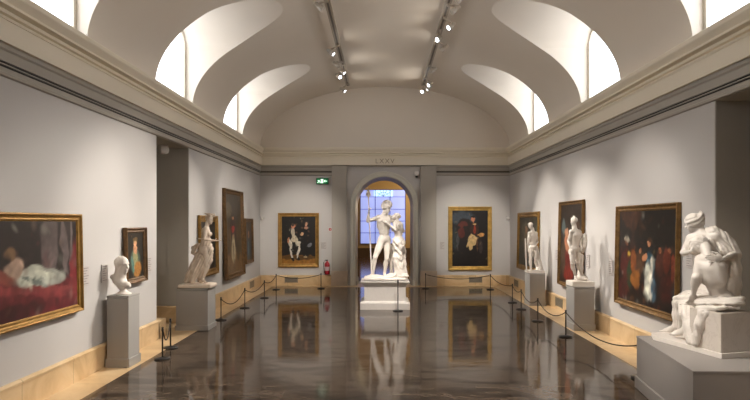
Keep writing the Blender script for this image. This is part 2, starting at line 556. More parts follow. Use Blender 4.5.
ww, wh = p1.x - p0.x, p1.z - p0.z
MI = simple('window_bar', (0.07, 0.09, 0.22, 1), 0.5, 0.05)
m = MB(); m.box(0, ww, 0.04, 0.06, 0, wh); m.build('glass_pane', M['blue_glass'], root)
m = MB()
for fx in (0, .33, .66, 1): m.box(fx * ww - .018, fx * ww + .018, 0.0, 0.03, 0, wh)
for fz in (0, .2, .42, .64, .87, 1): m.box(0, ww, 0.0, 0.03, fz * wh - .014, fz * wh + .014)
m.build('glazing_bars', MI, root)
m = MB()
q = [(0.30 * ww, 0.88 * wh), (0.72 * ww, 0.88 * wh), (0.72 * ww, 0.99 * wh), (0.30 * ww, 0.99 * wh)]
m.add([(x, 0.01, z) for x, z in q] + [(x, 0.035, z) for x, z in q], [(0, 1, 2, 3), (7, 6, 5, 4), (0, 4, 5, 1), (1, 5, 6, 2), (2, 6, 7, 3), (3, 7, 4, 0)])
m.build('fanlight_glass', M['pale_glass'], root)
m = MB()
for a in (30, 60, 90, 120, 150):
    ca, sa = math.cos(math.radians(a)), math.sin(math.radians(a))
    m.tube([(0.51 * ww, 0.0, 0.88 * wh), (0.51 * ww + ca * .45 * min(1, .11 * wh / .45 / max(sa, .01)), 0.0, 0.88 * wh + min(.45 * sa, .11 * wh))], 0.012, 6)
m.tube([(0.51 * ww + .3 * math.cos(PI * i / 12), 0.0, 0.88 * wh + .25 * math.sin(PI * i / 12)) for i in range(13)], 0.012, 6)
m.build('fanlight_bars', MI, root)

# ---------------------------------------------------------------- camera, world
cam = bpy.data.cameras.new('camera')
cam.sensor_width = 36.0; cam.lens = F_PX / 750 * 36.0
cam.shift_x = (375 - VX) / 750; cam.shift_y = (VY - 200) / 750
cam.clip_start = 0.05; cam.clip_end = 200
co = bpy.data.objects.new('camera', cam); link(co)
co.location = (0, 0, EYE); co.rotation_euler = (PI / 2, 0, 0)
SC.camera = co
w = bpy.data.worlds.new('world'); SC.world = w; w.use_nodes = True
w.node_tree.nodes['Background'].inputs['Color'].default_value = (0.8, 0.85, 1, 1)
w.node_tree.nodes['Background'].inputs['Strength'].default_value = 0.3
SC.view_settings.view_transform = 'Standard'; SC.view_settings.look = 'None'
SC.view_settings.exposure = 0.14; SC.view_settings.gamma = 1.0; SC.view_settings.use_curve_mapping = False
SC.cycles.use_denoising = True
SC.cycles.max_bounces = 10; SC.cycles.diffuse_bounces = 8; SC.cycles.sample_clamp_indirect = 4.0
SC.cycles.caustics_reflective = False; SC.cycles.caustics_refractive = False


# ================================================================== lighting tracks and spotlights
TZ = 6.40
TX = (-1.055, 1.31)
for i, tx in enumerate(TX):
    root = thing('lighting_track', 'long bronze lighting track on the vault, on the %s side' % (
        'exit sign' if i == 0 else 'seated marble group'), 'lighting track', (tx, 6.0, TZ), 0, 'lighting tracks on the vault')
    m = MB(); m.box(-.065, .065, YF - 6 + .2, 17.6 - 6, 0, .055); m.build('track_rail', M['track'], root, bevel=0.006)
    m = MB(); m.box(-.02, .02, YF - 6 + .2, 17.6 - 6, -.012, 0.0); m.build('track_slot', simple('slot_%d' % i, (0.12, 0.10, 0.08, 1), 0.5), root)
    for k in range(9):
        yy = YF - 6 + 1 + k * 2.75
        zv = Z_LEDGE + RISE * math.sqrt(1 - ((tx - CX) / HW) ** 2) - TZ
        m = MB(); m.cyl((0, yy, .05), (0, yy, zv + .02), .012)
        m.build('hanger_rod', M['track'], root)


def track_spot(side, y, target, watts, label, angle=34, drop=0.20, dx=0.0, lit=True, col=(1.0, 0.92, 0.82), group='spotlights on the tracks'):
    tx = TX[side] + dx
    p = Vector((tx, y, TZ - drop))
    d = (Vector(target) - p).normalized()
    root = thing('spotlight', label, 'spotlight', p, 0, group)
    a, b_, _ = frame_from(d)
    m = MB()
    m.lathe([(0.0, -.12), (.03, -.12), (.042, -.10), (.045, -.02), (.052, 0.0), (.058, .06), (.058, .085), (.050, .085), (.047, .065), (.0, .065)], (0, 0, 0), 20, axis=d)
    for z in (-.09, -.075, -.06, -.045): m.lathe([(.043, z), (.049, z), (.049, z + .006), (.043, z + .006)], (0, 0, 0), 18, axis=d)
    m.build('lamp_housing', M['lamp_body'], root)
    m = MB(); m.lathe([(0.0, .066), (.046, .066), (.046, .070), (0, .070)], (0, 0, 0), 20, axis=d)
    m.build('lens', M['lens'] if lit else M['lamp_body'], root)
    m = MB()
    hx = TX[side] - p.x
    top = Vector((hx, 0, drop - .012))
    m.box(hx - .02, hx + .02, -.06, .06, drop - .04, drop - .010)
    side_v = Vector((d.y, -d.x, 0)).normalized() if abs(d.z) < .99 else Vector((1, 0, 0))
    for s in (-1, 1):
        m.tube([top + Vector((0, 0, -.03)), Vector((0, 0, .075)) + side_v * s * .045, Vector((0, 0, .04)) + side_v * s * .062, side_v * s * .060], .006, 6)
    m.cyl(top + Vector((0, 0, -.03)), Vector((0, 0, .07)), .009)
    m.build('yoke', M['track'], root)
    if lit:
        watts *= 0.62 if y < 9.5 and group and 'above' in group and angle < 90 else 1.0
        L = bpy.data.lights.new('spot_lamp', 'SPOT')
        L.energy = watts; L.color = col; L.spot_size = math.radians(angle); L.spot_blend = 0.75; L.shadow_soft_size = 0.035
        o = bpy.data.objects.new('spot_lamp', L); link(o, root)
        o.location = d * 0.10
        o.rotation_euler = d.to_track_quat('-Z', 'Y').to_euler()
        # stray light thrown across the vault by the open lamp head
        L2 = bpy.data.lights.new('lamp_spill', 'SPOT')
        L2.energy = 8 * K; L2.color = col; L2.spot_size = math.radians(155); L2.spot_blend = 1.0; L2.shadow_soft_size = 0.03
        o2 = bpy.data.objects.new('lamp_spill', L2); link(o2, root)
        h_ = Vector((1 if side == 0 else -1, 0.25 * (1 if d.y > 0 else -1), 0.07)).normalized()
        o2.location = d * 0.10 + Vector((0, 0, -.02)); o2.rotation_euler = h_.to_track_quat('-Z', 'Y').to_euler()
    return root


K = 1.0
RW, LW = XR - .05, XL + .05
# track 0 is the one nearer the left wall: it lights the right wall, and the other way round
track_spot(0, 13.5, (RW, 12.4, 1.6), 620 * K, 'small lit spotlight on the exit sign track, first before the pair', dx=-.16)
track_spot(0, 15.2, (3.95, 14.3, 1.6), 1700 * K, 'lit spotlight beside the exit sign track, in the pair near its end, facing inward', dx=-.01)
track_spot(0, 15.7, (3.95, 11.2, 1.7), 2300 * K, 'lit spotlight in the pair near the end of the exit sign track, hanging outward', dx=-.15, angle=26)
track_spot(0, 17.3, (RW, 16.3, 1.6), 420 * K, 'last lit spotlight, at the very end of the exit sign track', dx=-.13)
track_spot(0, 10.8, (RW, 10.8, 2.0), 0, 'unlit spotlight on the exit sign track, nearest the top of the view', dx=-.14, lit=False, drop=.14)
track_spot(0, 14.9, (RW, 14, 3), 0, 'unlit spotlight head just above the pair on the exit sign track', dx=-.14, lit=False, drop=.10)
track_spot(1, 11.7, (LW, 8.8, 1.7), 1500 * K, 'lit spotlight just nearer than the bright round one, on the outer side of its track', dx=.14)
track_spot(1, 12.5, (LW, 6.9, 1.4), 1300 * K, 'bright round spotlight under the right track, between two smaller lit ones', dx=-.03, angle=30)
track_spot(1, 13.2, (LW, 15.2, 1.8), 700 * K, 'lit spotlight just past the bright round one, on the outer side of its track', dx=.16)
track_spot(1, 16.6, (LW, 13.0, 1.6), 480 * K, 'small lit spotlight, upper of the two beside the brilliant one at the track end', dx=.13)
track_spot(1, 17.1, (LW, 16.8, 1.6), 420 * K, 'small lit spotlight, lower of the two beside the brilliant one at the track end', dx=.14)
track_spot(1, 17.45, (-3.7, 11.1, 1.7), 2200 * K, 'brilliant white spotlight at the very end of the track above the seated group', dx=-.01, angle=24)
track_spot(1, 10.5, (LW, 10.8, 2.0), 0, 'unlit spotlight on the track above the seated group, nearest the top of the view', dx=.15, lit=False, drop=.12)
track_spot(1, 11.0, (LW, 10.8, 2.0), 0, 'unlit spotlight on the track above the seated group, second from the top of the view', dx=.13, lit=False, drop=.12)
track_spot(1, 15.3, (LW, 14, 2.5), 0, 'unlit spotlight head on the far half of the track above the seated group', dx=.10, lit=False, drop=.14)
# fittings on the nearer stretch of the tracks, above the view
near = [
    (0, 9.6, (RW, 9.1, 1.6), 800, 34), (0, 7.4, (RW, 8.2, 1.7), 600, 30), (0, 6.4, (3.75, 6.3, 1.4), 1500, 26), (0, 4.6, (3.7, 6.2, 1.6), 650, 26),
    (0, 8.9, (0.1, 13.9, 1.6), 2100, 17), (1, 9.3, (0.1, 13.6, .75), 2400, 17), (1, 8.4, (LW, 8.3, 1.5), 330, 28), (1, 7.2, (LW, 6.9, 1.4), 300, 28),
    (1, 5.0, (LW, 5.0, 1.2), 300, 34), (0, 8.2, (3.88, 11.1, 1.7), 1500, 15), (0, 8.55, (3.85, 14.3, 1.6), 1900, 12), (1, 9.0, (-3.7, 11.1, 1.7), 900, 17), (0, 3.0, (RW, 3.4, 1.4), 500, 44), (1, 1.5, (LW, 1.5, 1.4), 500, 44), (0, -1.5, (RW, -1.5, 1.4), 500, 44), (1, -2.5, (LW, -2.5, 1.4), 500, 44)]
for i, (s, y, t, wv, an) in enumerate(near):
    track_spot(s, y, t, wv * K, 'added floodlight on the near stretch of the tracks, unseen above the view', angle=an, group='spotlights above the view')
# the two end wall pictures are lit from further up the hall
track_spot(0, 9.9, (-2.75, YB, 1.7), 1900 * K, 'added floodlight on the near stretch of the tracks, unseen above the view', angle=22, group='spotlights above the view')
track_spot(1, 9.9, (2.95, YB, 1.7), 1900 * K, 'added floodlight on the near stretch of the tracks, unseen above the view', angle=22, group='spotlights above the view')

for i, (sd_, y) in enumerate(((0, 9.2), (1, 8.7), (0, 5.6), (1, 6.2), (0, 2.2), (1, 3.2), (0, -.5), (1, -1.2), (0, -4), (1, -4.5))):  # unseen floodlights, added to brighten the vault by bounce off the floor
    track_spot(sd_, y, (TX[sd_] * .6, y + 1.2, 0), 330 * K, 'added floodlight on the near stretch of the tracks, unseen above the view', angle=80, group='spotlights above the view')

# lamps of the room beyond
for (x, y, z, e, c) in ((3.2, 31.5, 3.6, 420, (1, .80, .5)), (-2.8, 30, 4.5, 110, (1, .8, .55)), (0.5, 25, 5.2, 120, (1, .82, .6))):
    L = bpy.data.lights.new('far_room_lamp', 'POINT'); L.energy = e; L.color = c; L.shadow_soft_size = 0.15
    o = link(bpy.data.objects.new('far_room_lamp', L)); o.location = (x, y, z)

# ceiling spots in the left passage
for i, (x, y) in enumerate(((-4.75, 11.25), (-4.42, 11.35))):
    root = thing('recessed_spotlight', ('dark' if i == 0 else 'white') + ' square spotlight on the ceiling of the left side passage', 'ceiling spotlight', (x, y, DOOR_Z - .01))
    m = MB(); m.lathe([(.02, 0), (.10, 0), (.12, -.10), (.10, -.16), (0, -.16)], (0, 0, 0), 4); m.build('housing', M['black'] if i == 0 else M['white'], root, bevel=.004)
    m = MB(); m.lathe([(.0, -.161), (.07, -.161), (.07, -.165), (0, -.165)], (0, 0, 0), 16); m.build('lens', M['white'] if i else M['black'], root)


# ================================================================== pictures
def smooth_noise(h, w_, cells, rng):
    gy, gx = max(2, int(cells * h / w_) + 2), cells + 2
    g = rng.random((gy, gx))
    y = np.linspace(0, gy - 1.001, h); x = np.linspace(0, gx - 1.001, w_)
    yi, xi = y.astype(int), x.astype(int)
    fy, fx = (y - yi)[:, None], (x - xi)[None, :]
    fy, fx = fy * fy * (3 - 2 * fy), fx * fx * (3 - 2 * fx)
    a, b_, c, d = g[yi][:, xi], g[yi][:, xi + 1], g[yi + 1][:, xi], g[yi + 1][:, xi + 1]
    return (a * (1 - fx) + b_ * fx) * (1 - fy) + (c * (1 - fx) + d * fx) * fy


CANVAS = NM('painted_canvas')
at = CANVAS.node('ShaderNodeAttribute', attribute_name='paint')
CANVAS.l(at.outputs['Color'], CANVAS.b.inputs['Base Color'])
CANVAS.set(Roughness=0.42)
CANVAS.bump(CANVAS.noise(CANVAS.coords(), 60, 3), 0.08, 0.003)


def canvas(wd, ht, strokes, bg, seed, parent, res=110, dabs=150):
    """a painted canvas, its own flat picture built from brushed shapes. u to the right, v up, both 0..1.
    strokes: (u, v, ru, rv, angle, colour, softness)"""
    rng = np.random.default_rng(seed)
    nx = res; nz = int(res * ht / wd)
    u = np.linspace(0, 1, nx)[None, :] * np.ones((nz, 1)); v = np.linspace(0, 1, nz)[:, None] * np.ones((1, nx))
    asp = ht / wd
    wob = 0.016
    du = (smooth_noise(nz, nx, 14, rng) - .5) * wob * 2.2; dv = (smooth_noise(nz, nx, 14, rng) - .5) * wob * 2.2
    img = np.ones((nz, nx, 3)) * np.array(bg[:3]) * (0.75 + 0.5 * smooth_noise(nz, nx, 5, rng))[:, :, None]
    for (cu, cv, ru, rv, ang, c, soft) in strokes:
        a = math.radians(ang)
        x = (u + du - cu); y = (v + dv - cv) * asp
        xr = (x * math.cos(a) + y * math.sin(a)) / ru; yr = (-x * math.sin(a) + y * math.cos(a)) / (rv * asp)
        d = np.sqrt(xr * xr + yr * yr)
        soft = soft * .6; al = np.clip((1 + soft / 2 - d) / max(soft, .02), 0, 1)
        al = al * al * (3 - 2 * al)
        tone = (0.80 + 0.40 * smooth_noise(nz, nx, 20, rng))[:, :, None]
        img = img * (1 - al[:, :, None]) + np.array(c[:3])[None, None, :] * tone * al[:, :, None]
    # small dabs picked up from the neighbouring colours
    pal = [np.array(q[5][:3]) for q in strokes if q[2] * q[3] < .09] + [np.array(bg[:3])] * 3
    for _ in range(dabs):
        cu, cv = rng.random(), rng.random()
        iu, iv = int(cu * (nx - 1)), int(cv * (nz - 1))
        here = img[iv, iu]
        c = here * rng.uniform(.45, 1.75) if rng.random() < .78 else .5 * here + .5 * pal[rng.integers(len(pal))] * rng.uniform(.4, .9)
        ru, rv = rng.uniform(.008, .035), rng.uniform(.008, .05)
        a = rng.uniform(0, PI); x = (u - cu); y = (v - cv) * asp
        d = np.sqrt(((x * math.cos(a) + y * math.sin(a)) / ru) ** 2 + ((-x * math.sin(a) + y * math.cos(a)) / rv) ** 2)
        al = (np.clip(1.3 - d, 0, 1) * .55)[:, :, None]
        img = img * (1 - al) + c * al
    img = img ** 1.06
    img *= (0.93 + 0.14 * smooth_noise(nz, nx, 60, rng))[:, :, None]
    vs = np.stack([(u - .5) * wd, np.zeros_like(u), (v - .5) * ht], -1).reshape(-1, 3)
    idx = np.arange(nx * nz).reshape(nz, nx)
    fs = np.stack([idx[:-1, :-1], idx[:-1, 1:], idx[1:, 1:], idx[1:, :-1]], -1).reshape(-1, 4)
    m = MB(); m.v = [tuple(p) for p in vs.tolist()]; m.f = [tuple(f) for f in fs.tolist()]; m.sm = [False] * len(m.f)
    o = m.build('canvas', CANVAS.m, parent, recalc=False)
    at_ = o.data.color_attributes.new('paint', 'FLOAT_COLOR', 'POINT')
    at_.data.foreach_set('color', np.concatenate([img.reshape(-1, 3), np.ones((nx * nz, 1))], 1).astype(np.float32).ravel())
    return o


def picture(name_label, wall, a0, a1, z0, z1, fw, fmat, strokes, bg, seed, tilt=0.0, depth=0.065, gap=0.02, dabs=200):
    """wall 'L', 'R' or 'B'; a0..a1 the extent along the wall, z0..z1 the height, frame included"""
    wd, ht = a1 - a0, z1 - z0
    ac = (a0 + a1) / 2
    off = gap + depth
    if wall == 'L': loc, rz = (XL + gap, ac, (z0 + z1) / 2), PI / 2
    elif wall == 'R': loc, rz = (XR - gap, ac, (z0 + z1) / 2), -PI / 2
    else: loc, rz = (ac, YB - gap, (z0 + z1) / 2), 0.0
    root = thing('framed_painting', name_label, 'painting', loc, rz)
    root.rotation_euler = (tilt, 0, rz)
    # local frame: x along the picture, -y out of the wall
    d = depth
    prof = [(0, 0), (0, -d * .75), (fw * .06, -d * .95), (fw * .18, -d), (fw * .30, -d * .88), (fw * .42, -d * .62), (fw * .62, -d * .50), (fw * .74, -d * .58), (fw * .84, -d * .56), (fw * .9, -d * .40), (fw, -d * .34), (fw, 0)]
    rings = []
    for sx, sz in ((-1, -1), (1, -1), (1, 1), (-1, 1)):
        rings.append([(sx * (wd / 2 - o_), y, sz * (ht / 2 - o_)) for o_, y in prof])
    rings.append(rings[0])
    m = MB(); m.loft(rings, True, False, False)
    m.build('frame', fmat, root)
    c = canvas(wd - 2 * fw + .01, ht - 2 * fw + .01, strokes, bg, seed, root, dabs=dabs)
    c.location = (0, -d * .30, 0)
    m = MB(); m.box(-wd / 2 + .03, wd / 2 - .03, -d * .2, 0, -ht / 2 + .03, ht / 2 - .03)
    m.build('backing_board', M['gold_dark'], root)
    return root


def C(r, g, b_): return srgb(r, g, b_)

SK = C(205, 150, 115)
# broad crimson couch with a pale draped bundle, plain dark ground
st = [(.5, .80, .6, .30, 0, C(34, 24, 26), .6), (.70, .72, .09, .34, -6, C(92, 80, 80), .35), (.86, .70, .035, .34, 8, C(96, 84, 84), .35), (.93, .75, .012, .40, 0, C(110, 100, 100), .3),
      (.5, .12, .62, .30, 0, C(98, 34, 40), .35), (.97, .4, .05, .35, 0, C(120, 40, 46), .5), (.3, .06, .35, .09, 4, C(66, 24, 30), .6), (.75, .20, .25, .05, -6, C(122, 50, 54), .6), (.5, .28, .5, .04, -4, C(128, 58, 58), .6),
      (.62, .40, .23, .10, -6, C(150, 152, 142), .35), (.50, .42, .14, .10, 10, C(176, 178, 164), .4), (.66, .42, .10, .035, -10, C(198, 200, 184), .5), (.55, .36, .14, .03, -14, C(110, 118, 112), .6),
      (.36, .50, .09, .10, 30, C(176, 150, 132), .6), (.34, .66, .05, .07, 0, C(120, 92, 66), .7), (.28, .44, .10, .07, -20, C(130, 70, 60), .6)]
picture('wide gilt framed painting, crimson couch and pale reclining drapery, nearest on the left wall', 'L', 5.30, 7.46, .93, 2.21, .095, M['gold'], st, C(38, 28, 28), 1, tilt=-0.02)
st = [(.5, .35, .30, .30, 0, C(78, 96, 84), .35), (.50, .40, .16, .20, 0, C(150, 150, 110), .4), (.62, .18, .24, .16, 20, C(170, 120, 60), .5), (.50, .62, .12, .10, 0, SK, .35), (.50, .76, .10, .08, 0, C(214, 166, 124), .3), (.50, .84, .13, .05, 0, C(120, 96, 60), .4), (.35, .30, .07, .20, 15, C(90, 130, 120), .4)]
picture('small dark framed portrait of a pale figure in green behind the marble bust', 'L', 8.74, 9.50, 1.12, 2.02, .085, M['gold_dark'], st, C(36, 30, 22), 2, tilt=-0.02, depth=.07)
st = [(.5, .4, .3, .35, 0, C(60, 40, 28), .6), (.45, .6, .12, .14, 0, C(150, 96, 60), .5), (.6, .3, .2, .16, 0, C(96, 30, 22), .6)]
picture('gilt framed dark painting half hidden behind the windblown draped statue', 'L', 12.31, 13.67, .87, 2.26, .15, M['gold'], st, C(34, 26, 20), 3, tilt=-0.02)
st = [(.5, .12, .6, .16, 0, C(112, 86, 56), .5), (.5, .80, .5, .25, 0, C(62, 54, 42), .6), (.46, .46, .17, .22, 0, C(40, 32, 30), .4), (.47, .50, .07, .14, 0, C(150, 130, 100), .4), (.46, .28, .12, .16, 0, C(176, 160, 130), .4), (.46, .24, .02, .16, 0, C(70, 56, 40), .4), (.46, .57, .22, .08, 0, C(60, 30, 26), .4), (.46, .56, .11, .04, 0, C(150, 40, 30), .4), (.46, .70, .055, .028, 0, SK, .3), (.46, .738, .07, .022, 0, C(44, 36, 30), .4), (.46, .64, .13, .05, 0, C(52, 36, 32), .4), (.30, .40, .03, .18, 8, C(110, 92, 66), .5), (.75, .28, .10, .14, 0, C(70, 60, 40), .6), (.2, .8, .2, .1, 0, C(96, 84, 66), .6), (.64, .5, .04, .25, 6, C(70, 52, 40), .4)]
picture('tall dark framed full length portrait of a standing officer, largest on its stretch of wall', 'L', 14.23, 16.10, .62, 2.98, .13, M['gold_dark'], st, C(86, 70, 50), 4, tilt=-0.03, depth=.10)
st = [(.5, .3, .3, .3, 0, C(50, 60, 66), .5), (.5, .66, .12, .10, 0, C(150, 110, 84), .4), (.45, .3, .08, .2, 0, C(90, 110, 120), .5)]
picture('small dark framed portrait closest to the corner beside the exit sign wall', 'L', 16.45, 17.40, .87, 2.22, .11, M['gold_dark'], st, C(60, 48, 38), 5, tilt=-0.02)
# end wall
st = [(.5, .07, .7, .12, 0, C(150, 104, 40), .4), (.5, .13, .6, .05, 0, C(96, 66, 28), .6),
      (.34, .60, .12, .15, 0, C(20, 16, 16), .35), (.34, .66, .055, .12, 0, C(196, 184, 164), .35), (.34, .785, .048, .05, 0, C(196, 132, 100), .3), (.34, .83, .055, .03, 0, C(70, 54, 44), .4), (.38, .52, .10, .07, 0, C(200, 188, 164), .35),
      (.26, .42, .05, .10, 14, C(206, 198, 180), .3), (.50, .43, .12, .05, -22, C(210, 202, 184), .3), (.29, .22, .030, .14, 14, C(214, 208, 196), .25), (.50, .26, .032, .14, -14, C(214, 208, 196), .25), (.34, .09, .045, .03, 20, C(24, 18, 14), .3), (.50, .11, .04, .03, 0, C(24, 18, 14), .3),
      (.20, .50, .03, .06, 0, C(190, 130, 96), .3), (.72, .48, .17, .36, 0, C(12, 10, 12), .4), (.73, .86, .075, .05, 0, C(60, 48, 40), .4), (.73, .84, .036, .045, 0, C(210, 160, 130), .25), (.73, .76, .05, .03, 0, C(190, 140, 116), .4), (.60, .62, .045, .03, 30, C(214, 170, 130), .3), (.83, .40, .07, .04, 30, C(120, 120, 126), .4), (.70, .13, .06, .012, 0, C(190, 170, 130), .4)]
picture('gilt framed double portrait, seated man in white breeches and lady in black', 'B', -3.44, -2.08, .61, 2.42, .125, M['gold'], st, C(24, 20, 16), 6)
st = [(.3, .86, .35, .12, 0, C(60, 70, 80), .7), (.1, .5, .10, .2, 0, C(44, 52, 54), .6), (.5, .10, .6, .16, 0, C(20, 14, 12), .5),
      (.36, .66, .24, .20, 0, C(30, 20, 16), .4), (.26, .60, .10, .10, 0, C(90, 34, 22), .5), (.30, .75, .14, .05, 10, C(96, 40, 28), .5), (.78, .66, .15, .18, 0, C(22, 18, 18), .4),
      (.62, .66, .12, .13, 0, C(60, 36, 26), .35), (.63, .68, .03, .08, 0, C(150, 60, 40), .4), (.59, .84, .055, .045, 0, C(196, 130, 96), .3), (.58, .89, .07, .025, 0, C(30, 22, 18), .35), (.62, .76, .05, .02, 0, C(200, 170, 120), .3),
      (.58, .47, .13, .10, 18, C(208, 180, 130), .3), (.50, .38, .085, .09, -10, C(204, 176, 124), .3), (.80, .57, .10, .03, 12, C(200, 150, 90), .35), (.70, .38, .03, .12, 0, C(90, 60, 40), .4), (.66, .20, .05, .16, 0, C(14, 10, 10), .4), (.45, .22, .05, .14, 0, C(12, 9, 9), .4), (.80, .35, .05, .12, 0, C(60, 50, 50), .5), (.15, .45, .03, .16, 0, C(70, 72, 76), .5)]
picture('bright gilt framed painting of an officer in cream breeches beside his dark horse', 'B', 2.22, 3.67, .51, 2.63, .135, M['gold_bright'], st, C(20, 16, 18), 7)
# right wall, from the far corner
st = [(.5, .5, .6, .6, 0, C(66, 64, 54), .5), (.4, .75, .25, .14, 0, C(94, 92, 80), .5), (.40, .42, .14, .30, 0, C(120, 108, 88), .4), (.40, .74, .07, .06, 0, C(176, 140, 110), .3), (.7, .3, .16, .25, 0, C(44, 40, 34), .5)]
picture('gilt framed painting behind the small statue with a lowered head', 'R', 15.10, 17.37, .69, 2.40, .15, M['gold'], st, C(60, 56, 46), 8, tilt=-0.02)
st = [(.5, .80, .6, .2, 0, C(44, 34, 28), .5), (.36, .24, .17, .20, 14, C(112, 32, 24), .5), (.40, .12, .24, .09, 0, C(128, 38, 28), .5), (.14, .3, .12, .2, 0, C(80, 62, 46), .6), (.34, .52, .14, .12, 0, C(176, 120, 90), .4), (.28, .66, .08, .07, 0, C(190, 140, 110), .35), (.25, .76, .10, .07, 0, C(50, 40, 30), .4), (.75, .60, .18, .22, 0, C(74, 56, 44), .5), (.80, .40, .10, .10, 0, C(150, 104, 76), .4), (.55, .40, .08, .14, 20, C(70, 80, 80), .5), (.15, .72, .08, .10, 0, C(96, 110, 110), .5)]
picture('narrow dark framed painting with a red robed figure, behind the statue with a shield', 'R', 11.76, 13.34, .64, 2.585, .085, M['gold_mid'], st, C(52, 40, 32), 9, tilt=-0.02, dabs=350)
st = [(.5, .78, .6, .28, 0, C(20, 15, 14), .6), (.16, .92, .16, .08, -30, C(58, 33, 20), .5), (.30, .90, .07, .14, -20, C(68, 40, 24), .5), (.42, .88, .04, .16, 0, C(45, 28, 17), .5), (.26, .62, .03, .3, -8, C(48, 27, 19), .6),
      (.16, .68, .05, .035, 0, C(160, 152, 136), .3), (.16, .63, .03, .03, 0, C(112, 67, 44), .3), (.14, .40, .10, .18, 0, C(76, 22, 17), .45), (.10, .12, .12, .12, 0, C(70, 20, 17), .5), (.22, .30, .05, .16, 0, C(32, 59, 35), .5), (.30, .46, .06, .12, 0, C(120, 67, 28), .5), (.34, .26, .09, .10, 0, C(140, 88, 32), .5), (.42, .44, .07, .13, 0, C(76, 52, 32), .5), (.42, .58, .03, .03, 0, C(140, 92, 64), .3), (.33, .60, .025, .025, 0, C(96, 56, 36), .3),
      (.60, .40, .085, .17, 0, C(45, 85, 103), .35), (.56, .26, .05, .20, 4, C(202, 204, 190), .3), (.62, .30, .035, .22, -4, C(211, 208, 195), .3), (.66, .22, .03, .16, 0, C(41, 76, 95), .4), (.575, .655, .030, .036, 0, C(197, 138, 100), .25), (.575, .69, .034, .022, 0, C(62, 40, 25), .35), (.50, .50, .05, .03, 30, C(182, 126, 90), .35),
      (.76, .46, .06, .14, 0, C(74, 34, 25), .5), (.76, .60, .025, .028, 0, C(156, 97, 65), .3), (.86, .50, .06, .12, 0, C(98, 40, 25), .5), (.90, .60, .025, .028, 0, C(156, 92, 60), .3), (.86, .22, .10, .14, 0, C(66, 24, 20), .5), (.96, .44, .03, .14, 0, C(124, 51, 30), .5), (.20, .52, .03, .02, 0, C(187, 153, 60), .4)]
picture('large dark framed crowd scene around a standing figure in blue and white', 'R', 7.98, 10.09, .665, 2.39, .10, M['gold_mid'], st, C(28, 18, 15), 10, tilt=-0.02, dabs=520)


# ================================================================== wall labels, signs, detectors
def placard(wall, a, z, wd, ht, label):
    if wall == 'L': loc, rz = (XL + .004, a, z), PI / 2
    elif wall == 'R': loc, rz = (XR - .004, a, z), -PI / 2
    else: loc, rz = (a, YB - .004, z), 0.0
    root = thing('wall_placard', label, 'museum label', loc, rz)
    m = MB(); m.box(-wd / 2, wd / 2, -.014, 0, -ht / 2, ht / 2); m.build('panel', M['placard'], root, bevel=.002)
    m = MB()
    for k in range(7):
        zz = ht / 2 - .03 - k * (ht - .06) / 6
        m.box(-wd / 2 + .02, wd / 2 - .02 - .03 * (k % 3), -.0152, -.0138, zz - .004, zz + .004)
    m.build('printed_lines', M['print'], root)
placard('L', 7.64, 1.37, .17, .27, 'clear museum label beside the wide painting with the crimson couch')
placard('L', 9.74, 1.37, .16, .26, 'pale museum label beside the small portrait in green')
placard('L', 8.16, 1.36, .16, .26, 'pale museum label on the wall behind the marble bust')
placard('B', -1.93, 1.33, .20, .24, 'pale museum label beside the double portrait')
placard('B', 2.02, 1.33, .17, .26, 'pale museum label between the pilaster and the bright gilt frame')
placard('R', 13.62, 1.31, .18, .28, 'pale museum label on the far side of the narrow red robed figure painting')
placard('R', 11.58, 1.30, .17, .28, 'pale museum label just right of the statue on the nearer grey pedestal')
placard('R', 10.42, 1.26, .17, .28, 'pale museum label on the far side of the large crowd scene')
placard('R', 7.76, 1.60, .17, .26, 'pale museum label between the large crowd scene and the seated marble group')

root = thing('exit_sign', 'green lit exit sign with white running figure and arrow high on the end wall', 'exit sign', (-1.965, YB - .05, 3.475))
m = MB(); m.box(-.205, .205, -.03, .04, -.105, .105); m.build('sign_box', simple('sign_casing', (0.03, 0.035, 0.03, 1), 0.4), root, bevel=.006)
m = MB(); m.box(-.19, .19, -.034, -.028, -.088, .088); m.build('green_panel', M['sign_green'], root)
m = MB()
def bar(p, q, r): m.tube([(p[0], -.037, p[1]), (q[0], -.037, q[1])], r, 6)
bar((-.12, .052), (-.119, .053), .018); bar((-.12, .03), (-.11, -.015), .016); bar((-.11, -.015), (-.14, -.045), .010); bar((-.14, -.045), (-.165, -.045), .010)
bar((-.11, -.015), (-.075, -.03), .010); bar((-.075, -.03), (-.078, -.065), .010); bar((-.12, .025), (-.155, .0), .008); bar((-.12, .025), (-.085, .01), .008)
m.box(-.05, .03, -.038, -.033, -.065, .065)
bar((.06, .0), (.16, .0), .011); bar((.06, .0), (.095, .035), .011); bar((.06, .0), (.095, -.035), .011)
m.build('running_figure_and_arrow', M['sign_white'], root)

root = thing('fire_point_sign', 'tiny red and white square sign on the end wall above the fire extinguisher', 'sign', (-1.71, YB - .004, 1.87))
m = MB(); m.box(-.05, .05, -.008, 0, -.05, .05); m.build('sign_plate', M['white'], root, bevel=.002)
m = MB(); m.box(-.042, .042, -.010, -.007, -.042, .042); m.build('red_field', M['red'], root)
m = MB(); m.cyl((0, -.009, -.025), (0, -.009, .012), .009); m.box(-.006, .02, -.012, -.0095, .012, .020); m.build('extinguisher_symbol', M['white'], root)

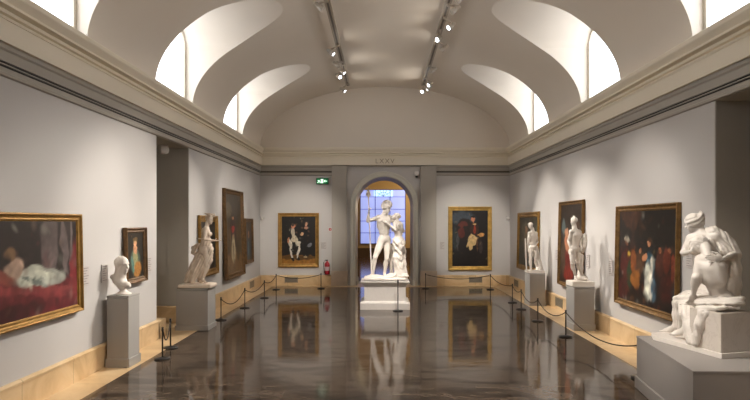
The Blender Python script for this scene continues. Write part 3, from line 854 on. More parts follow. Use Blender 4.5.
root = thing('fire_extinguisher', 'red fire extinguisher hanging on the end wall next to the left pilaster', 'fire extinguisher', (-1.80, YB - .12, .38))
m = MB(); m.lathe([(0, 0), (.07, 0), (.085, .02), (.085, .33), (.075, .37), (.045, .405), (.028, .42), (.028, .445), (0, .445)], n=28); m.build('cylinder', M['red'], root)
m = MB(); m.lathe([(.0865, .13), (.0865, .26)], n=28); m.build('label', simple('pale_label', (0.62, 0.5, 0.5, 1), .4), root)
m = MB(); m.cyl((0, 0, .44), (0, 0, .475), .018); m.box(-.07, .03, -.014, .014, .475, .487); m.tube([(-.06, 0, .455), (-.02, 0, .462), (.02, 0, .462)], .007); m.build('valve_handle', M['black'], root)
m = MB(); m.tube([(-.02, 0, .455), (-.085, -.01, .45), (-.115, -.02, .40), (-.11, -.03, .25), (-.095, -.03, .12)], .010); m.cyl((-.095, -.03, .12), (-.09, -.03, .05), .010, .017); m.build('hose', M['black'], root)
m = MB(); m.box(-.03, .03, .06, .12, .32, .40); m.build('wall_bracket', M['black'], root)

root = thing('security_camera', 'small white camera with a dark dome high beside the arch', 'security camera', (1.17, YB - .001, 3.72))
m = MB(); m.box(-.07, .07, -.12, 0, -.03, .07); m.lathe([(.06, -.03), (.065, -.06), (.05, -.07), (0, -.07)], (0, -.07, 0), 20); m.build('mount', M['white'], root, bevel=.006)
m = MB(); m.lathe([(.05, -.068), (.048, -.10), (.03, -.13), (0, -.14)], (0, -.07, 0), 20); m.build('dome', M['black'], root)
for nm, px, x, lab in (('L', 262, XL + .09, 'small white motion detector in the corner beside the smallest dark portrait'), ('R', 508, XR - .09, 'small white motion detector in the corner beside the bright gilt frame')):
    s = 1 if nm == 'L' else -1
    root = thing('motion_detector', lab, 'motion detector', (x, YB - .08, 2.24), 0)
    m = MB(); m.lathe([(0, -.06), (.04, -.05), (.055, 0), (.04, .05), (0, .06)], n=18); m.build('sensor_head', M['white'], root)
    m = MB(); m.tube([(0, 0, 0), (-s * .03, .04, .0), (-s * .085, .06, .0)], .014); m.build('bracket', M['white'], root)

# inscription cut in the frieze over the arch
fc = bpy.data.curves.new('inscription', 'FONT'); fc.body = 'LXXV'; fc.size = .22; fc.align_x = 'CENTER'; fc.align_y = 'CENTER'; fc.extrude = .004; fc.space_character = 1.25
fo = link(bpy.data.objects.new('frieze_inscription_source', fc))
bpy.context.view_layer.update()
me = bpy.data.meshes.new_from_object(fo.evaluated_get(bpy.context.evaluated_depsgraph_get()))
bpy.data.objects.remove(fo)
me.materials.clear(); me.materials.append(simple('letter_paint', (0.36, 0.29, 0.20, 1), .6))
o = link(bpy.data.objects.new('frieze_inscription', me)); o.location = (.11, YB - .189, 4.12); o.rotation_euler = (PI / 2, 0, 0)
tag(o, 'dark roman numeral inscription on the cream frieze over the arch', 'inscription')


# ventilation grilles in the stone skirting
def grille(wall, a, label, wd=.42, ht=.17, z=.19):
    if wall == 'L': loc, rz = (XL + .045, a, z), PI / 2
    elif wall == 'R': loc, rz = (XR - .045, a, z), -PI / 2
    else: loc, rz = (a, YB - .045, z), 0.0
    root = thing('vent_grille', label, 'vent', loc, rz)
    m = MB(); m.box(-wd / 2, wd / 2, -.004, .01, -ht / 2, ht / 2); m.build('backing_plate', simple('vent_back', (0.17, 0.145, 0.11, 1), .5), root)
    m = MB()
    for k in range(8):
        z_ = -ht / 2 + ht * (k + .5) / 8
        m.box(-wd / 2, wd / 2, -.009, -.003, z_ - .005, z_ + .005)
    m.box(-wd / 2 - .01, -wd / 2 + .008, -.011, .0, -ht / 2 - .01, ht / 2 + .01); m.box(wd / 2 - .008, wd / 2 + .01, -.011, .0, -ht / 2 - .01, ht / 2 + .01)
    m.build('louvres', M['vent'], root)
grille('B', -3.0, 'metal grille in the stone skirting below the double portrait')
grille('B', 3.13, 'metal grille in the stone skirting below the bright gilt frame')
grille('L', 17.3, 'metal grille in the skirting below the smallest dark portrait, near the corner', .5, .2)
grille('R', 17.6, 'metal grille in the skirting nearest the corner by the bright gilt frame', .5, .2)
grille('R', 13.35, 'metal grille in the skirting between the two grey pedestals', .5, .2)


# ================================================================== pedestals
def pedestal(label, x0, x1, y0, y1, h, mat=None, foot=.13, inset=.018):
    cx, cy = (x0 + x1) / 2, (y0 + y1) / 2
    root = thing('display_pedestal', label, 'pedestal', (cx, cy, 0))
    hx, hy = (x1 - x0) / 2, (y1 - y0) / 2
    mat = mat or M['pedestal']
    m = MB(); m.box(-hx, hx, -hy, hy, 0, foot); m.build('foot', mat, root, bevel=.008)
    m = MB(); m.box(-hx + inset, hx - inset, -hy + inset, hy - inset, foot, h - .035); m.build('body', mat, root, bevel=.004)
    m = MB(); m.box(-hx + inset - .004, hx - inset + .004, -hy + inset - .004, hy - inset + .004, h - .030, h); m.build('top_board', mat, root, bevel=.004)
    return root
pedestal('slim grey pedestal carrying the marble bust', -3.99, -3.64, 8.08, 8.48, 1.04)
pedestal('broad low grey pedestal carrying the windblown draped statue', -4.01, -3.356, 10.86, 11.40, .81, foot=.10)
pedestal('grey pedestal carrying the small nude youth with the shield', 3.72, 4.15, 10.84, 11.36, .85)
pedestal('grey pedestal further back on the right wall, carrying the statue with lowered head', 3.72, 4.14, 14.08, 14.6, .82)

PX, PY = .085, 13.95
root = thing('marble_plinth', 'white marble plinth with flared cap under the helmeted warrior group', 'plinth', (PX, PY, 0))
def sq(hx, hy, z): return [(-hx, -hy, z), (hx, -hy, z), (hx, hy, z), (-hx, hy, z)]
m = MB(); m.loft([sq(.60, .48, 0), sq(.60, .48, .15), sq(.585, .465, .17), sq(.55, .43, .19), sq(.52, .40, .20)], smooth=False); m.build('base', M['marble_plinth'], root, bevel=.006)
m = MB(); m.loft([sq(.505, .385, .20), sq(.50, .38, .56)], smooth=False); m.build('die', M['marble_plinth'], root)
m = MB(); m.loft([sq(.505, .385, .55), sq(.51, .39, .57), sq(.53, .41, .585), sq(.585, .465, .645), sq(.59, .47, .65), sq(.59, .47, .675)], smooth=False); m.build('cap', M['marble_plinth'], root, bevel=.003)

root = thing('sculpture_platform', 'low grey angular platform under the seated marble group', 'platform', (3.6, 6.2, 0))
poly = [(3.24, 7.12), (3.02, 5.43), (4.22, 5.40), (4.22, 7.12)]
cxp = sum(p[0] for p in poly) / 4; cyp = sum(p[1] for p in poly) / 4
def grow(g): return [(cxp + (x - cxp) * (1 + g) - 3.6, cyp + (y - cyp) * (1 + g) - 6.2) for x, y in poly]
m = MB(); m.prism(grow(0.03), 0, .15); m.build('foot', M['plinth'], root, bevel=.01)
m = MB(); m.prism(grow(-.005), .15, .635); m.build('body', M['plinth'], root, bevel=.003)
m = MB(); m.prism(grow(.004), .635, .66); m.build('top_board', M['plinth'], root, bevel=.004)


# ================================================================== barrier posts and cords
def barrier_post(x, y, label, h=.49, group='low black barrier posts'):
    root = thing('barrier_post', label, 'barrier post', (x, y, .003), 0, group)
    m = MB(); m.lathe([(0, 0), (.118, 0), (.12, .006), (.118, .016), (.05, .024), (.022, .032), (0, .032)], n=28); m.build('base', M['black'], root)
    m = MB(); m.lathe([(.012, .03), (.012, h - .03)], n=12); m.build('pole', M['black'], root)
    m = MB(); m.lathe([(.012, h - .07), (.019, h - .065), (.019, h - .03), (.013, h - .025), (.020, h - .012), (.014, h), (0, h)], n=14); m.build('finial', M['black'], root)
    return root
def floor_at(px, py):
    d = F_PX * EYE / (py - VY)
    return (px - VX) * d / F_PX, d
posts = {}
for key, px, py, lab in (
        ('a', 162.5, 359, 'black barrier post nearest the bust pedestal'),
        ('b', 170.5, 348, 'black barrier post behind the nearest one, beside the broad low pedestal'),
        ('c', 221, 320, 'black barrier post just right of the broad low pedestal'),
        ('d', 244.8, 308, 'black barrier post below the tall officer portrait'),
        ('e', 264.4, 298, 'black barrier post near the left back corner, before the double portrait'),
        ('f', 276.2, 289.6, 'black barrier post at the near lower corner of the double portrait'),
        ('g', 321, 288.6, 'black barrier post in front of the fire extinguisher'),
        ('h', 398, 311.0, 'black barrier post standing before the white marble plinth'),
        ('i', 425.6, 288.6, 'black barrier post before the right pilaster'),
        ('j', 490.4, 289.6, 'black barrier post at the right lower corner of the bright gilt frame'),
        ('k', 512.4, 302.6, 'black barrier post at the right back corner'),
        ('l', 521.2, 309.4, 'black barrier post just left of the further right pedestal'),
        ('m', 537.8, 321.4, 'black barrier post between the two right pedestals'),
        ('n', 565.8, 336.8, 'black barrier post at the corner of the nearer right pedestal'),
        ('o', 640, 378.5, 'black barrier post half hidden by the angular platform')):
    x, d = floor_at(px, py)
    posts[key] = (x, d)
    barrier_post(x, d, lab, .74 if key == 'h' else .49)
for x, lab in ((AX - .90, 'black post standing against the left jamb inside the arch'), (AX + .90, 'black post standing against the right jamb inside the arch')):
    barrier_post(x, 20.05, lab, .62)


def cord(a, b_, sag, label, h=.44):
    (x0, y0), (x1, y1) = posts[a] if isinstance(a, str) else a, posts[b_] if isinstance(b_, str) else b_
    L_ = math.hypot(x1 - x0, y1 - y0); ex, ey = (x1 - x0) / L_ * .034, (y1 - y0) / L_ * .034
    x0, y0, x1, y1 = x0 + ex, y0 + ey, x1 - ex, y1 - ey
    pts = []
    for i in range(25):
        t = i / 24
        pts.append((x0 + (x1 - x0) * t, y0 + (y1 - y0) * t, h - sag * 4 * t * (1 - t)))
    m = MB(); m.tube(pts, .010, 8)
    o = m.build('barrier_rope', M['rope']); tag(o, label, 'rope', 'cords between the barrier posts')
cord('a', 'b', .22, 'cord looping between the two posts beside the bust pedestal')
cord('c', 'd', .20, 'sagging cord between the posts below the tall officer portrait')
cord('d', 'e', .14, 'cord between the second and third posts along the left wall')
cord('e', 'f', .10, 'cord between the two posts at the left back corner')
cord('f', 'g', .10, 'slack cord in front of the double portrait')
cord('i', 'j', .12, 'slack cord in front of the bright gilt frame')
cord('j', 'k', .10, 'cord turning the right back corner')
cord('k', 'l', .08, 'short cord between the two close posts by the further right pedestal')
cord('l', 'm', .14, 'cord in front of the further right pedestal')
cord('m', 'n', .16, 'cord between the posts of the two right pedestals')
cord('n', 'o', .19, 'long sagging cord running from the nearer right pedestal to the angular platform')


# ================================================================== sculpture: carved as one smooth solid each
def V(*a): return np.array(a, dtype=np.float64)
def nz(v): v = np.asarray(v, float); return v / (np.linalg.norm(v) + 1e-9)


class Carve:
    """a signed distance field on a grid: shapes flow into one another, then become one closed mesh"""
    def __init__(s, lo, hi, h):
        s.lo, s.h = np.array(lo, float), h
        s.n = np.ceil((np.array(hi, float) - s.lo) / h).astype(int) + 1
        s.ax = [s.lo[i] + h * np.arange(s.n[i]) for i in range(3)]
        s.F = np.full(tuple(s.n), 0.5, np.float32)

    def win(s, lo, hi):
        i0 = np.clip(np.floor((np.array(lo) - s.lo) / s.h).astype(int), 0, s.n)
        i1 = np.clip(np.ceil((np.array(hi) - s.lo) / s.h).astype(int) + 1, 0, s.n)
        if np.any(i1 <= i0): return None
        sl = tuple(slice(a, b) for a, b in zip(i0, i1))
        X = s.ax[0][sl[0]][:, None, None]; Y = s.ax[1][sl[1]][None, :, None]; Z = s.ax[2][sl[2]][None, None, :]
        return sl, X, Y, Z

    def put(s, sl, d, k, sub=False):
        A = s.F[sl]
        if sub:
            h = np.maximum(k - np.abs(A + d), 0) / k
            s.F[sl] = np.maximum(A, -d) + h * h * k / 4
        else:
            h = np.maximum(k - np.abs(A - d), 0) / k
            s.F[sl] = np.minimum(A, d) - h * h * k / 4

    def cap(s, a, b, ra, rb=None, k=.03, sub=False, flat=None):
        a, b = np.asarray(a, float), np.asarray(b, float)
        rb = ra if rb is None else rb
        m = max(ra, rb) + k + 3 * s.h
        w_ = s.win(np.minimum(a, b) - m, np.maximum(a, b) + m)
        if w_ is None: return s
        sl, X, Y, Z = w_
        d = b - a; L2 = max(float(d @ d), 1e-9)
        px, py, pz = X - a[0], Y - a[1], Z - a[2]
        t = np.clip((px * d[0] + py * d[1] + pz * d[2]) / L2, 0, 1)
        q = np.sqrt((px - t * d[0]) ** 2 + (py - t * d[1]) ** 2 + (pz - t * d[2]) ** 2) - (ra + (rb - ra) * t)
        s.put(sl, q.astype(np.float32), k, sub)
        return s

    def chain(s, pts, rs, k=.03):
        for i in range(len(pts) - 1): s.cap(pts[i], pts[i + 1], rs[i], rs[i + 1], k)
        return s

    def ell(s, c, r, ax=None, k=.03, sub=False):
        """ax: three unit axes for the three radii"""
        c = np.asarray(c, float); r = np.asarray(r, float)
        if ax is None: R = np.eye(3)
        else:
            c2 = nz(ax[2]); c1 = np.asarray(ax[1], float); c1 = c1 - c2 * np.dot(c1, c2)
            if np.linalg.norm(c1) < .05: c1 = np.cross(c2, nz(ax[0]))
            c1 = nz(c1); R = np.array([np.cross(c1, c2), c1, c2])
        m = r.max() + k + 3 * s.h
        w_ = s.win(c - m, c + m)
        if w_ is None: return s
        sl, X, Y, Z = w_
        px, py, pz = X - c[0], Y - c[1], Z - c[2]
        u = [px * R[i][0] + py * R[i][1] + pz * R[i][2] for i in range(3)]
        k0 = np.sqrt(sum((u[i] / r[i]) ** 2 for i in range(3)))
        k1 = np.sqrt(sum((u[i] / r[i] ** 2) ** 2 for i in range(3))) + 1e-6
        d = np.where(k0 < 1e-3, -r.min(), k0 * (k0 - 1) / k1)
        s.put(sl, d.astype(np.float32), k, sub)
        return s

    def box(s, c, r, ax=None, rnd=.01, k=.01, sub=False):
        c = np.asarray(c, float); r = np.asarray(r, float) - rnd
        R = np.eye(3) if ax is None else np.array([nz(a) for a in ax])
        m = np.linalg.norm(r) + rnd + k + 3 * s.h
        w_ = s.win(c - m, c + m)
        if w_ is None: return s
        sl, X, Y, Z = w_
        px, py, pz = X - c[0], Y - c[1], Z - c[2]
        u = [np.abs(px * R[i][0] + py * R[i][1] + pz * R[i][2]) - r[i] for i in range(3)]
        out = np.sqrt(sum(np.maximum(x, 0) ** 2 for x in u)); ins = np.minimum(np.maximum(np.maximum(u[0], u[1]), u[2]), 0)
        s.put(sl, (out + ins - rnd).astype(np.float32), k, sub)
        return s

    def fold(s, f, lo, hi):
        """displace the surface: f(X, Y, Z) in metres, positive carves away"""
        w_ = s.win(lo, hi)
        if w_ is None: return s
        sl, X, Y, Z = w_
        s.F[sl] += (f(X, Y, Z) * np.ones(s.F[sl].shape)).astype(np.float32)
        return s

    def build(s, name, mat, parent, origin):
        s.F[0], s.F[-1] = .1, .1; s.F[:, 0], s.F[:, -1] = .1, .1; s.F[:, :, 0], s.F[:, :, -1] = .1, .1
        g = openvdb.FloatGrid(0.5)
        g.copyFromArray(s.F)
        pts, quads = g.convertToQuads(0.0)
        pts = pts * s.h + s.lo - np.array(origin)
        me = bpy.data.meshes.new(name)
        nq = len(quads)
        me.vertices.add(len(pts)); me.vertices.foreach_set('co', pts.astype(np.float32).ravel())
        me.loops.add(nq * 4); me.polygons.add(nq)
        q = np.asarray(quads, np.int32)
        # outward winding
        a, b_, c = pts[q[:, 0]], pts[q[:, 1]], pts[q[:, 2]]
        vol = np.einsum('ij,ij->i', a, np.cross(b_, c)).sum()
        if vol < 0: q = q[:, ::-1]
        me.loops.foreach_set('vertex_index', q.ravel())
        me.polygons.foreach_set('loop_start', np.arange(nq, dtype=np.int32) * 4)
        me.polygons.foreach_set('use_smooth', np.ones(nq, bool))
        me.update(calc_edges=True); me.validate()
        me.materials.append(mat)
        o = bpy.data.objects.new(name, me)
        return link(o, parent)


def head(S, c, hf, hu, s=1.0, female=False, k=.018, beard=False, ears=True):
    """hf: where the face looks, hu: up"""
    c = np.asarray(c, float); hf = nz(hf); hu = nz(np.asarray(hu, float) - hf * (np.dot(hu, hf))); hr = np.cross(hf, hu)
    P = lambda f, r, u: c + (hf * f + hr * r + hu * u) * s
    S.ell(P(-.012, 0, .025), np.array([.072, .090, .085]) * s, (hr, hf, hu), k * s)
    S.ell(P(.028, 0, -.035), np.array([.054, .058, .072]) * s, (hr, hf, hu), k * s)
    S.ell(P(.052, 0, -.088), np.array([.024, .022, .020]) * s, (hr, hf, hu), k * s)
    for r in (-1, 1):
        S.ell(P(.048, r * .036, -.022), np.array([.022, .022, .022]) * s, (hr, hf, hu), .014 * s)     # cheekbones
        S.ell(P(.084, r * .030, .012), np.array([.017, .014, .011]) * s, (hr, hf, hu), .008 * s, sub=True)
        S.ell(P(.066, r * .030, .010), np.array([.014, .013, .010]) * s, (hr, hf, hu), .004 * s)      # eyes
        S.cap(P(.078, r * .012, .028), P(.066, r * .048, .026), .007 * s, .005 * s, .010 * s)         # brow
        if ears: S.ell(P(-.008, r * .074, -.005), np.array([.008, .018, .030]) * s, (hr, hf, hu), .006 * s)
    S.cap(P(.080, 0, .018), P(.104, 0, -.026), .007 * s, .012 * s, .010 * s)
    S.ell(P(.078, 0, -.052), np.array([.022, .009, .006]) * s, (hr, hf, hu), .006 * s)
    S.ell(P(.076, 0, -.064), np.array([.018, .009, .007]) * s, (hr, hf, hu), .006 * s)
    S.ell(P(.086, 0, -.058), np.array([.020, .006, .0025]) * s, (hr, hf, hu), .003 * s, sub=True)
    if beard: S.ell(P(.045, 0, -.095), np.array([.044, .040, .045]) * s, (hr, hf, hu), .02 * s)
    return P


def hand(S, wrist, d, palm, s=1.0, curl=.5, k=.010, thumb=1):
    """d: wrist to knuckles; palm: the way the palm faces; thumb: which side"""
    wrist = np.asarray(wrist, float); d = nz(d); pn = nz(np.asarray(palm, float) - d * np.dot(palm, d)); sd = np.cross(d, pn) * thumb
    mid = wrist + d * .045 * s
    S.ell(mid + d * .008 * s, np.array([.050, .040, .017]) * s, (d, sd, pn), .014 * s)
    lens = (.078, .088, .082, .064)
    for i, L in enumerate(lens):
        off = (1.5 - i) * .020
        p = wrist + d * (.088 - .004 * abs(i - 1.3)) * s + sd * off * s
        dr = nz(d + sd * (1.5 - i) * .06)
        a = curl * .55
        for j, fr in enumerate((.45, .31, .24)):
            dd = nz(dr * math.cos(a) + pn * math.sin(a))
            q = p + dd * L * fr * s
            S.cap(p, q, (.0100 - .0010 * j) * s, (.0092 - .0010 * j) * s, .005 * s)
            p = q; a += curl * .8
    p = wrist + d * .025 * s + sd * .026 * s
    q = p + nz(d * .55 + sd * .75 + pn * .25) * .042 * s
    r = q + nz(d * .85 + sd * .25 + pn * (.3 + curl * .4)) * .034 * s
    u = r + nz(d * .9 + pn * (.3 + curl * .7)) * .026 * s
    S.cap(p, q, .0150 * s, .0120 * s, .010 * s); S.cap(q, r, .0115 * s, .0100 * s, .005 * s); S.cap(r, u, .0100 * s, .0085 * s, .005 * s)


def foot(S, ankle, d, s=1.0, up=(0, 0, 1), ln=1.0):
    """ankle joint is .085 above the sole"""
    a = np.asarray(ankle, float); d = nz(d); up = nz(np.asarray(up, float) - d * np.dot(up, d)); sd = np.cross(d, up)
    sole = a - up * .085 * s
    S.ell(sole - d * .035 * s + up * .032 * s, np.array([.040, .032, .034]) * s, (d, sd, up), .02 * s)
    S.chain([a, sole + d * .05 * s + up * .05 * s, sole + d * .12 * s * ln + up * .024 * s], [.034 * s, .034 * s, .028 * s], .02 * s)
    S.ell(sole + d * .12 * s * ln + up * .016 * s, np.array([.050, .040, .018]) * s, (d, sd, up), .018 * s)
    for i in range(5):
        o_ = (i - 2) * .0165
        p = sole + d * (.150 - .006 * abs(i - 1)) * s * ln + sd * o_ * s + up * .013 * s
        S.cap(p, p + d * (.030 - .004 * i) * s, (.012 - .0012 * i) * s, (.010 - .001 * i) * s, .006 * s)


def body(S, J, s=1.0, female=False, k=.035, legs=True, arms=('L', 'R'), am=1.0, spine=True, hw=1.0):
    """J: joint places. pelvis, neck, sL, sR, eL, eR, wL, wR, hL, hR, kL, kR, aL, aR (some may be missing)"""
    J = {q: np.asarray(v, float) for q, v in J.items()}
    sm = (J['sL'] + J['sR']) / 2; hm = (J['hL'] + J['hR']) / 2
    up = nz(J['neck'] - hm); rt = J['sR'] - J['sL']; rt = nz(rt - up * np.dot(rt, up)); fw = np.cross(up, rt)
    hr = J['hR'] - J['hL']; hr = nz(hr); hup = up; hfw = nz(np.cross(hup, hr))
    kk = k * s
    B = lambda c, f, r, u: c + (fw * f + rt * r + up * u) * s
    H = lambda f, r, u: hm + (hfw * f + hr * r + hup * u) * s
    chest = sm - up * .15 * s
    pelvis = hm + up * .05 * s
    waist = pelvis * .52 + chest * .48
    fs = .88 if female else 1.0
    S.ell(chest, np.array([.150 * fs, .108 * fs, .190]) * s, (rt, fw, up), kk)
    S.ell(chest + up * .075 * s, np.array([.165 * fs, .092 * fs, .085]) * s, (rt, fw, up), kk)
    S.ell(waist, np.array([.122 * (.86 if female else 1), .088, .135]) * s, (rt, fw, up), kk)
    S.ell(pelvis, np.array([.150 * hw * (1.06 if female else 1), .105, .105]) * s, (hr, hfw, hup), kk)
    # shoulders and neck
    S.cap(J['sL'] + (sm - J['sL']) * .25 + up * .01 * s, J['sR'] + (sm - J['sR']) * .25 + up * .01 * s, .046 * s * fs, None, kk)
    S.cap(sm + up * .03 * s, J['neck'] + up * .05 * s, (.058 if not female else .048) * s, (.052 if not female else .043) * s, kk)
    for q in ('L', 'R'):
        S.cap(J['s' + q] + (sm - J['s' + q]) * .35 + up * .015 * s, J['neck'] + up * .01 * s, .032 * s, .034 * s, kk)
        sg = 1 if q == 'R' else -1
        if not female:
            S.ell(B(sm, .066, sg * .070, -.095), np.array([.080, .036, .058]) * s, (rt, fw, up), .03 * s)
        else:
            S.ell(B(sm, .092, sg * .072, -.140), np.array([.056, .052, .055]) * s, (rt, fw, up), .018 * s)
        S.ell(H(-.062, sg * .070 * hw, -.035), np.array([.080 * hw, .078 * hw, .090]) * s, (hr, hfw, hup), .022 * s)      # buttock
        S.ell(B(sm, -.076, sg * .078, -.07), np.array([.062, .026, .085]) * s, (rt, fw, up), .03 * s)
        if not female: S.ell(B(chest, -.02, sg * .115, -.01), np.array([.042, .07, .12]) * s, (rt, fw, up), .04 * s)      # shoulder blade
        S.ell(B(waist, -.055, sg * .040, .02), np.array([.032, .030, .13]) * s, (rt, fw, up), .02 * s)     # back muscle
    if not spine: S.cap(B(sm, -.045, 0, -.08), B(hm, -.035, 0, .02), .060 * s, .055 * s, .05 * s)
    else: S.cap(B(sm, -.118, 0, -.06), B(hm, -.112, 0, .12), .012 * s, .012 * s, .035 * s, sub=True)                # spine
    if not female:
        S.cap(B(sm, .118, 0, -.06), B(sm, .112, 0, -.20), .007 * s, .007 * s, .02 * s, sub=True)
        for i in range(3):
            for sg in (-1, 1): S.ell(B(waist, .068, sg * .032, .075 - i * .062), np.array([.032, .022, .030]) * s, (rt, fw, up), .022 * s)
    S.ell(B(waist, .098, 0, -.065), np.array([.008, .012, .008]) * s, (rt, fw, up), .01 * s, sub=True)
    for q in arms:
        sh, el = J['s' + q], J['e' + q]
        S.ell(sh, np.array([.057, .057, .062]) * s * (fs * fs), (rt, fw, nz(sh - el)), .03 * s)
        fs_ = fs; fs = fs * am
        S.cap(sh, el, .046 * s * fs, .036 * s * fs, .025 * s)
        mid = sh * .5 + el * .5
        S.ell(mid + fw * .010 * s, np.array([.040, .043, .085]) * s * fs, (rt, fw, nz(sh - el)), .02 * s)
        if 'w' + q in J:
            wr = J['w' + q]
            S.cap(el, wr, .038 * s * fs, .024 * s * fs, .02 * s)
            S.ell(el * .72 + wr * .28, np.array([.040, .038, .070]) * s * fs, (rt, fw, nz(el - wr)) if abs(np.dot(nz(el - wr), fw)) < .7 else (rt, up, nz(el - wr)), .02 * s)
        fs = fs_
    if legs:
        for q in ('L', 'R'):
            hp, kn = J['h' + q], J['k' + q]
            sg = 1 if q == 'R' else -1
            S.cap(hp, kn, .086 * s, .055 * s, .035 * s)
            td = nz(hp - kn)
            S.ell(hp * .55 + kn * .45 + hfw * .014 * s, np.array([.072, .074, .15]) * s, (hr, nz(hfw - td * np.dot(hfw, td)), td), .03 * s)
            S.ell(kn + hfw * .018 * s, np.array([.040, .040, .048]) * s, None, .02 * s)
            if 'a' + q in J:
                an = J['a' + q]
                S.cap(kn, an, .050 * s, .033 * s, .02 * s)
                cd = nz(kn - an); bk = np.cross(cd, hr); bk = nz(bk) * (-1 if np.dot(bk, hfw) > 0 else 1)
                S.ell(kn * .68 + an * .32 + bk * .020 * s, np.array([.054, .052, .10]) * s, (hr, bk, cd), .022 * s)
    return dict(fw=fw, rt=rt, up=up, sm=sm, hm=hm, chest=chest, waist=waist)


def waves(fn, amp, sharp=1.0):
    """drapery folds: fn gives a phase field"""
    def f(X, Y, Z):
        p = fn(X, Y, Z)
        a = (1 - np.abs(np.sin(p / 2))) ** 1.5; b_ = (1 - np.abs(np.sin(p * .81 + 1.3))) ** 2
        return amp * (1.5 * a + .7 * b_ - .55)
    return f


def rock(S, c, rx, ry, z0, z1, seed=0, k=.03):
    rng = random.Random(seed)
    S.box((c[0], c[1], (z0 + z1) / 2 - .01), (rx, ry, (z1 - z0) / 2), None, .03, k)
    for i in range(16):
        a = rng.uniform(0, 2 * PI)
        S.ell((c[0] + rx * .8 * math.cos(a), c[1] + ry * .8 * math.sin(a), z1 - .03), (rng.uniform(.05, .11), rng.uniform(.05, .11), rng.uniform(.02, .045)), None, k)


MAR = M['marble']

# ------------------------------------------------------------------ 1. warrior and draped woman on the central plinth
D0 = 13.95
def Q(px, py, dy=0.0):
    p = W(px, py, D0 + dy); return np.array(p)
base_z = .675
grp = thing('marble_sculpture', 'white marble group of a helmeted warrior with a spear and a draped woman', 'statue', (PX, PY, base_z))
org = (PX, PY, base_z)
S = Carve((PX - .66, PY - .44, base_z), (PX + .66, PY + .42, base_z + .22), .014)
rock(S, (PX, PY), .525, .31, base_z, base_z + .085, 3)
S.ell((PX + .25, PY + .05, base_z + .10), (.22, .2, .07), None, .05)
S.ell((PX - .25, PY - .0, base_z + .08), (.20, .2, .05), None, .05)
fz = base_z + .105
S.build('ground', MAR, grp, org)

J = dict(sR=Q(378.3, 217.5, -.03), sL=Q(389.5, 217.3, .07), neck=Q(384.6, 213.8, .01),
         hR=Q(381.2, 241, -.04), hL=Q(387.2, 240.6, .05), kR=Q(375.2, 256.8, -.13), kL=Q(386.8, 258.6, .0), aR=Q(372.8, 273.4, -.02), aL=Q(384.6, 273.4, .10),
         eR=Q(368.0, 221.0, -.03), wR=Q(368.9, 212.2, -.13), eL=Q(397.5, 226.5, .20), wL=Q(402.0, 232, .06))
S = Carve((PX - .62, PY - .42, base_z + .04), (PX + .50, PY + .42, base_z + 1.95), .0115)
s = 1.02
B_ = body(S, J, 1.10, am=1.05)
hc = Q(387.0, 208.2, -.02)
S.cap(J['neck'], hc, .052, .05, .03)
hf = nz((.80, -.52, -.28))
head(S, hc, hf, (0.1, 0, 1), s, beard=True)
hand(S, J['wR'], (0.05, -.35, .9), (0.9, -.3, 0), s, curl=1.3, thumb=-1)
hand(S, J['wL'], (0.1, -.7, -.6), (-1, -.3, 0), s, curl=.6)
foot(S, J['aR'], (-.55, -.8, 0), s); foot(S, J['aL'], (.12, -1, 0), s)
# loin drape end behind the hip and a support behind the leg
S.build('warrior_figure', MAR, grp, org)

# helmet with crest
S = Carve(hc - .26, hc + .26, .008)
hr_ = np.cross(hf, nz(np.array((0.1, 0, 1)) - hf * np.dot((0.1, 0, 1), hf))); hu_ = np.cross(hr_, hf)
hh = lambda f, r, u: hc + hf * f + hr_ * r + hu_ * u
S.ell(hh(-.015, 0, .035), (.086, .108, .098), (hr_, hf, hu_), .01)
S.ell(hh(.07, 0, -.055), (.075, .09, .085), (hr_, hf, hu_), .01, sub=True)
S.box(hh(0, 0, -.13), (.2, .2, .09), (hr_, hf, hu_), .02, .01, sub=True)
S.ell(hh(.055, 0, .062), (.074, .062, .020), (hr_, hf, hu_), .015)
S.ell(hh(-.10, 0, -.035), (.060, .035, .040), (hr_, hf, hu_), .02)
prev = None
for i in range(15):
    a = math.radians(30 + i * 12.5)
    p = hh(-.02 + .135 * math.cos(a), 0, .045 + .130 * math.sin(a))
    if prev is not None: S.cap(prev, p, .032, .032, .012)
    prev = p
S.fold(lambda X, Y, Z: .0028 * np.sin(110 * (X * hf[0] + Y * hf[1] + Z * hf[2])) * (Z > hc[2] + .13), hc - .25, hc + .25)
S.build('helmet', MAR, grp, org)

# spear
m = MB()
sp0, sp1 = Q(371.6, 275.2, -.13), Q(368.5, 197.5, -.16)
o_ = Vector(org)
m.tube([Vector(sp0) - o_, Vector(sp1) - o_], [.016, .014], 12)
dsp = (Vector(sp1) - Vector(sp0)).normalized()
a_, b2, _ = frame_from(dsp)
tip = Vector(sp1) - o_
rings = []
for r, z in ((.016, -.02), (.024, -.01), (.018, .01), (.065, .06), (.048, .13), (.003, .24)):
    rings.append([tip + dsp * z + a_ * (r * (.5 if abs(a_.x) < .7 else 1) * math.cos(2 * PI * k / 12)) + b2 * (r * (.5 if abs(b2.x) < .7 else 1) * math.sin(2 * PI * k / 12)) for k in range(12)])
m.loft(rings)
m.build('spear', MAR, grp)

# woman
Jw = dict(sR=Q(392.8, 223.4, -.15), sL=Q(400.6, 223.4, .02), neck=Q(396.4, 219.8, -.07),
          hR=Q(395.6, 241.5, -.12), hL=Q(401.8, 241.5, -.02), kR=Q(394.5, 257.5, -.20), kL=Q(401.5, 258, -.06), aR=Q(395.5, 273.3, -.13), aL=Q(402.5, 273.3, -.02),
          eR=Q(393.6, 229.6, -.24), wR=Q(386.5, 223.2, -.20), eL=Q(404.5, 230.5, .0), wL=Q(397.5, 228.2, -.18))
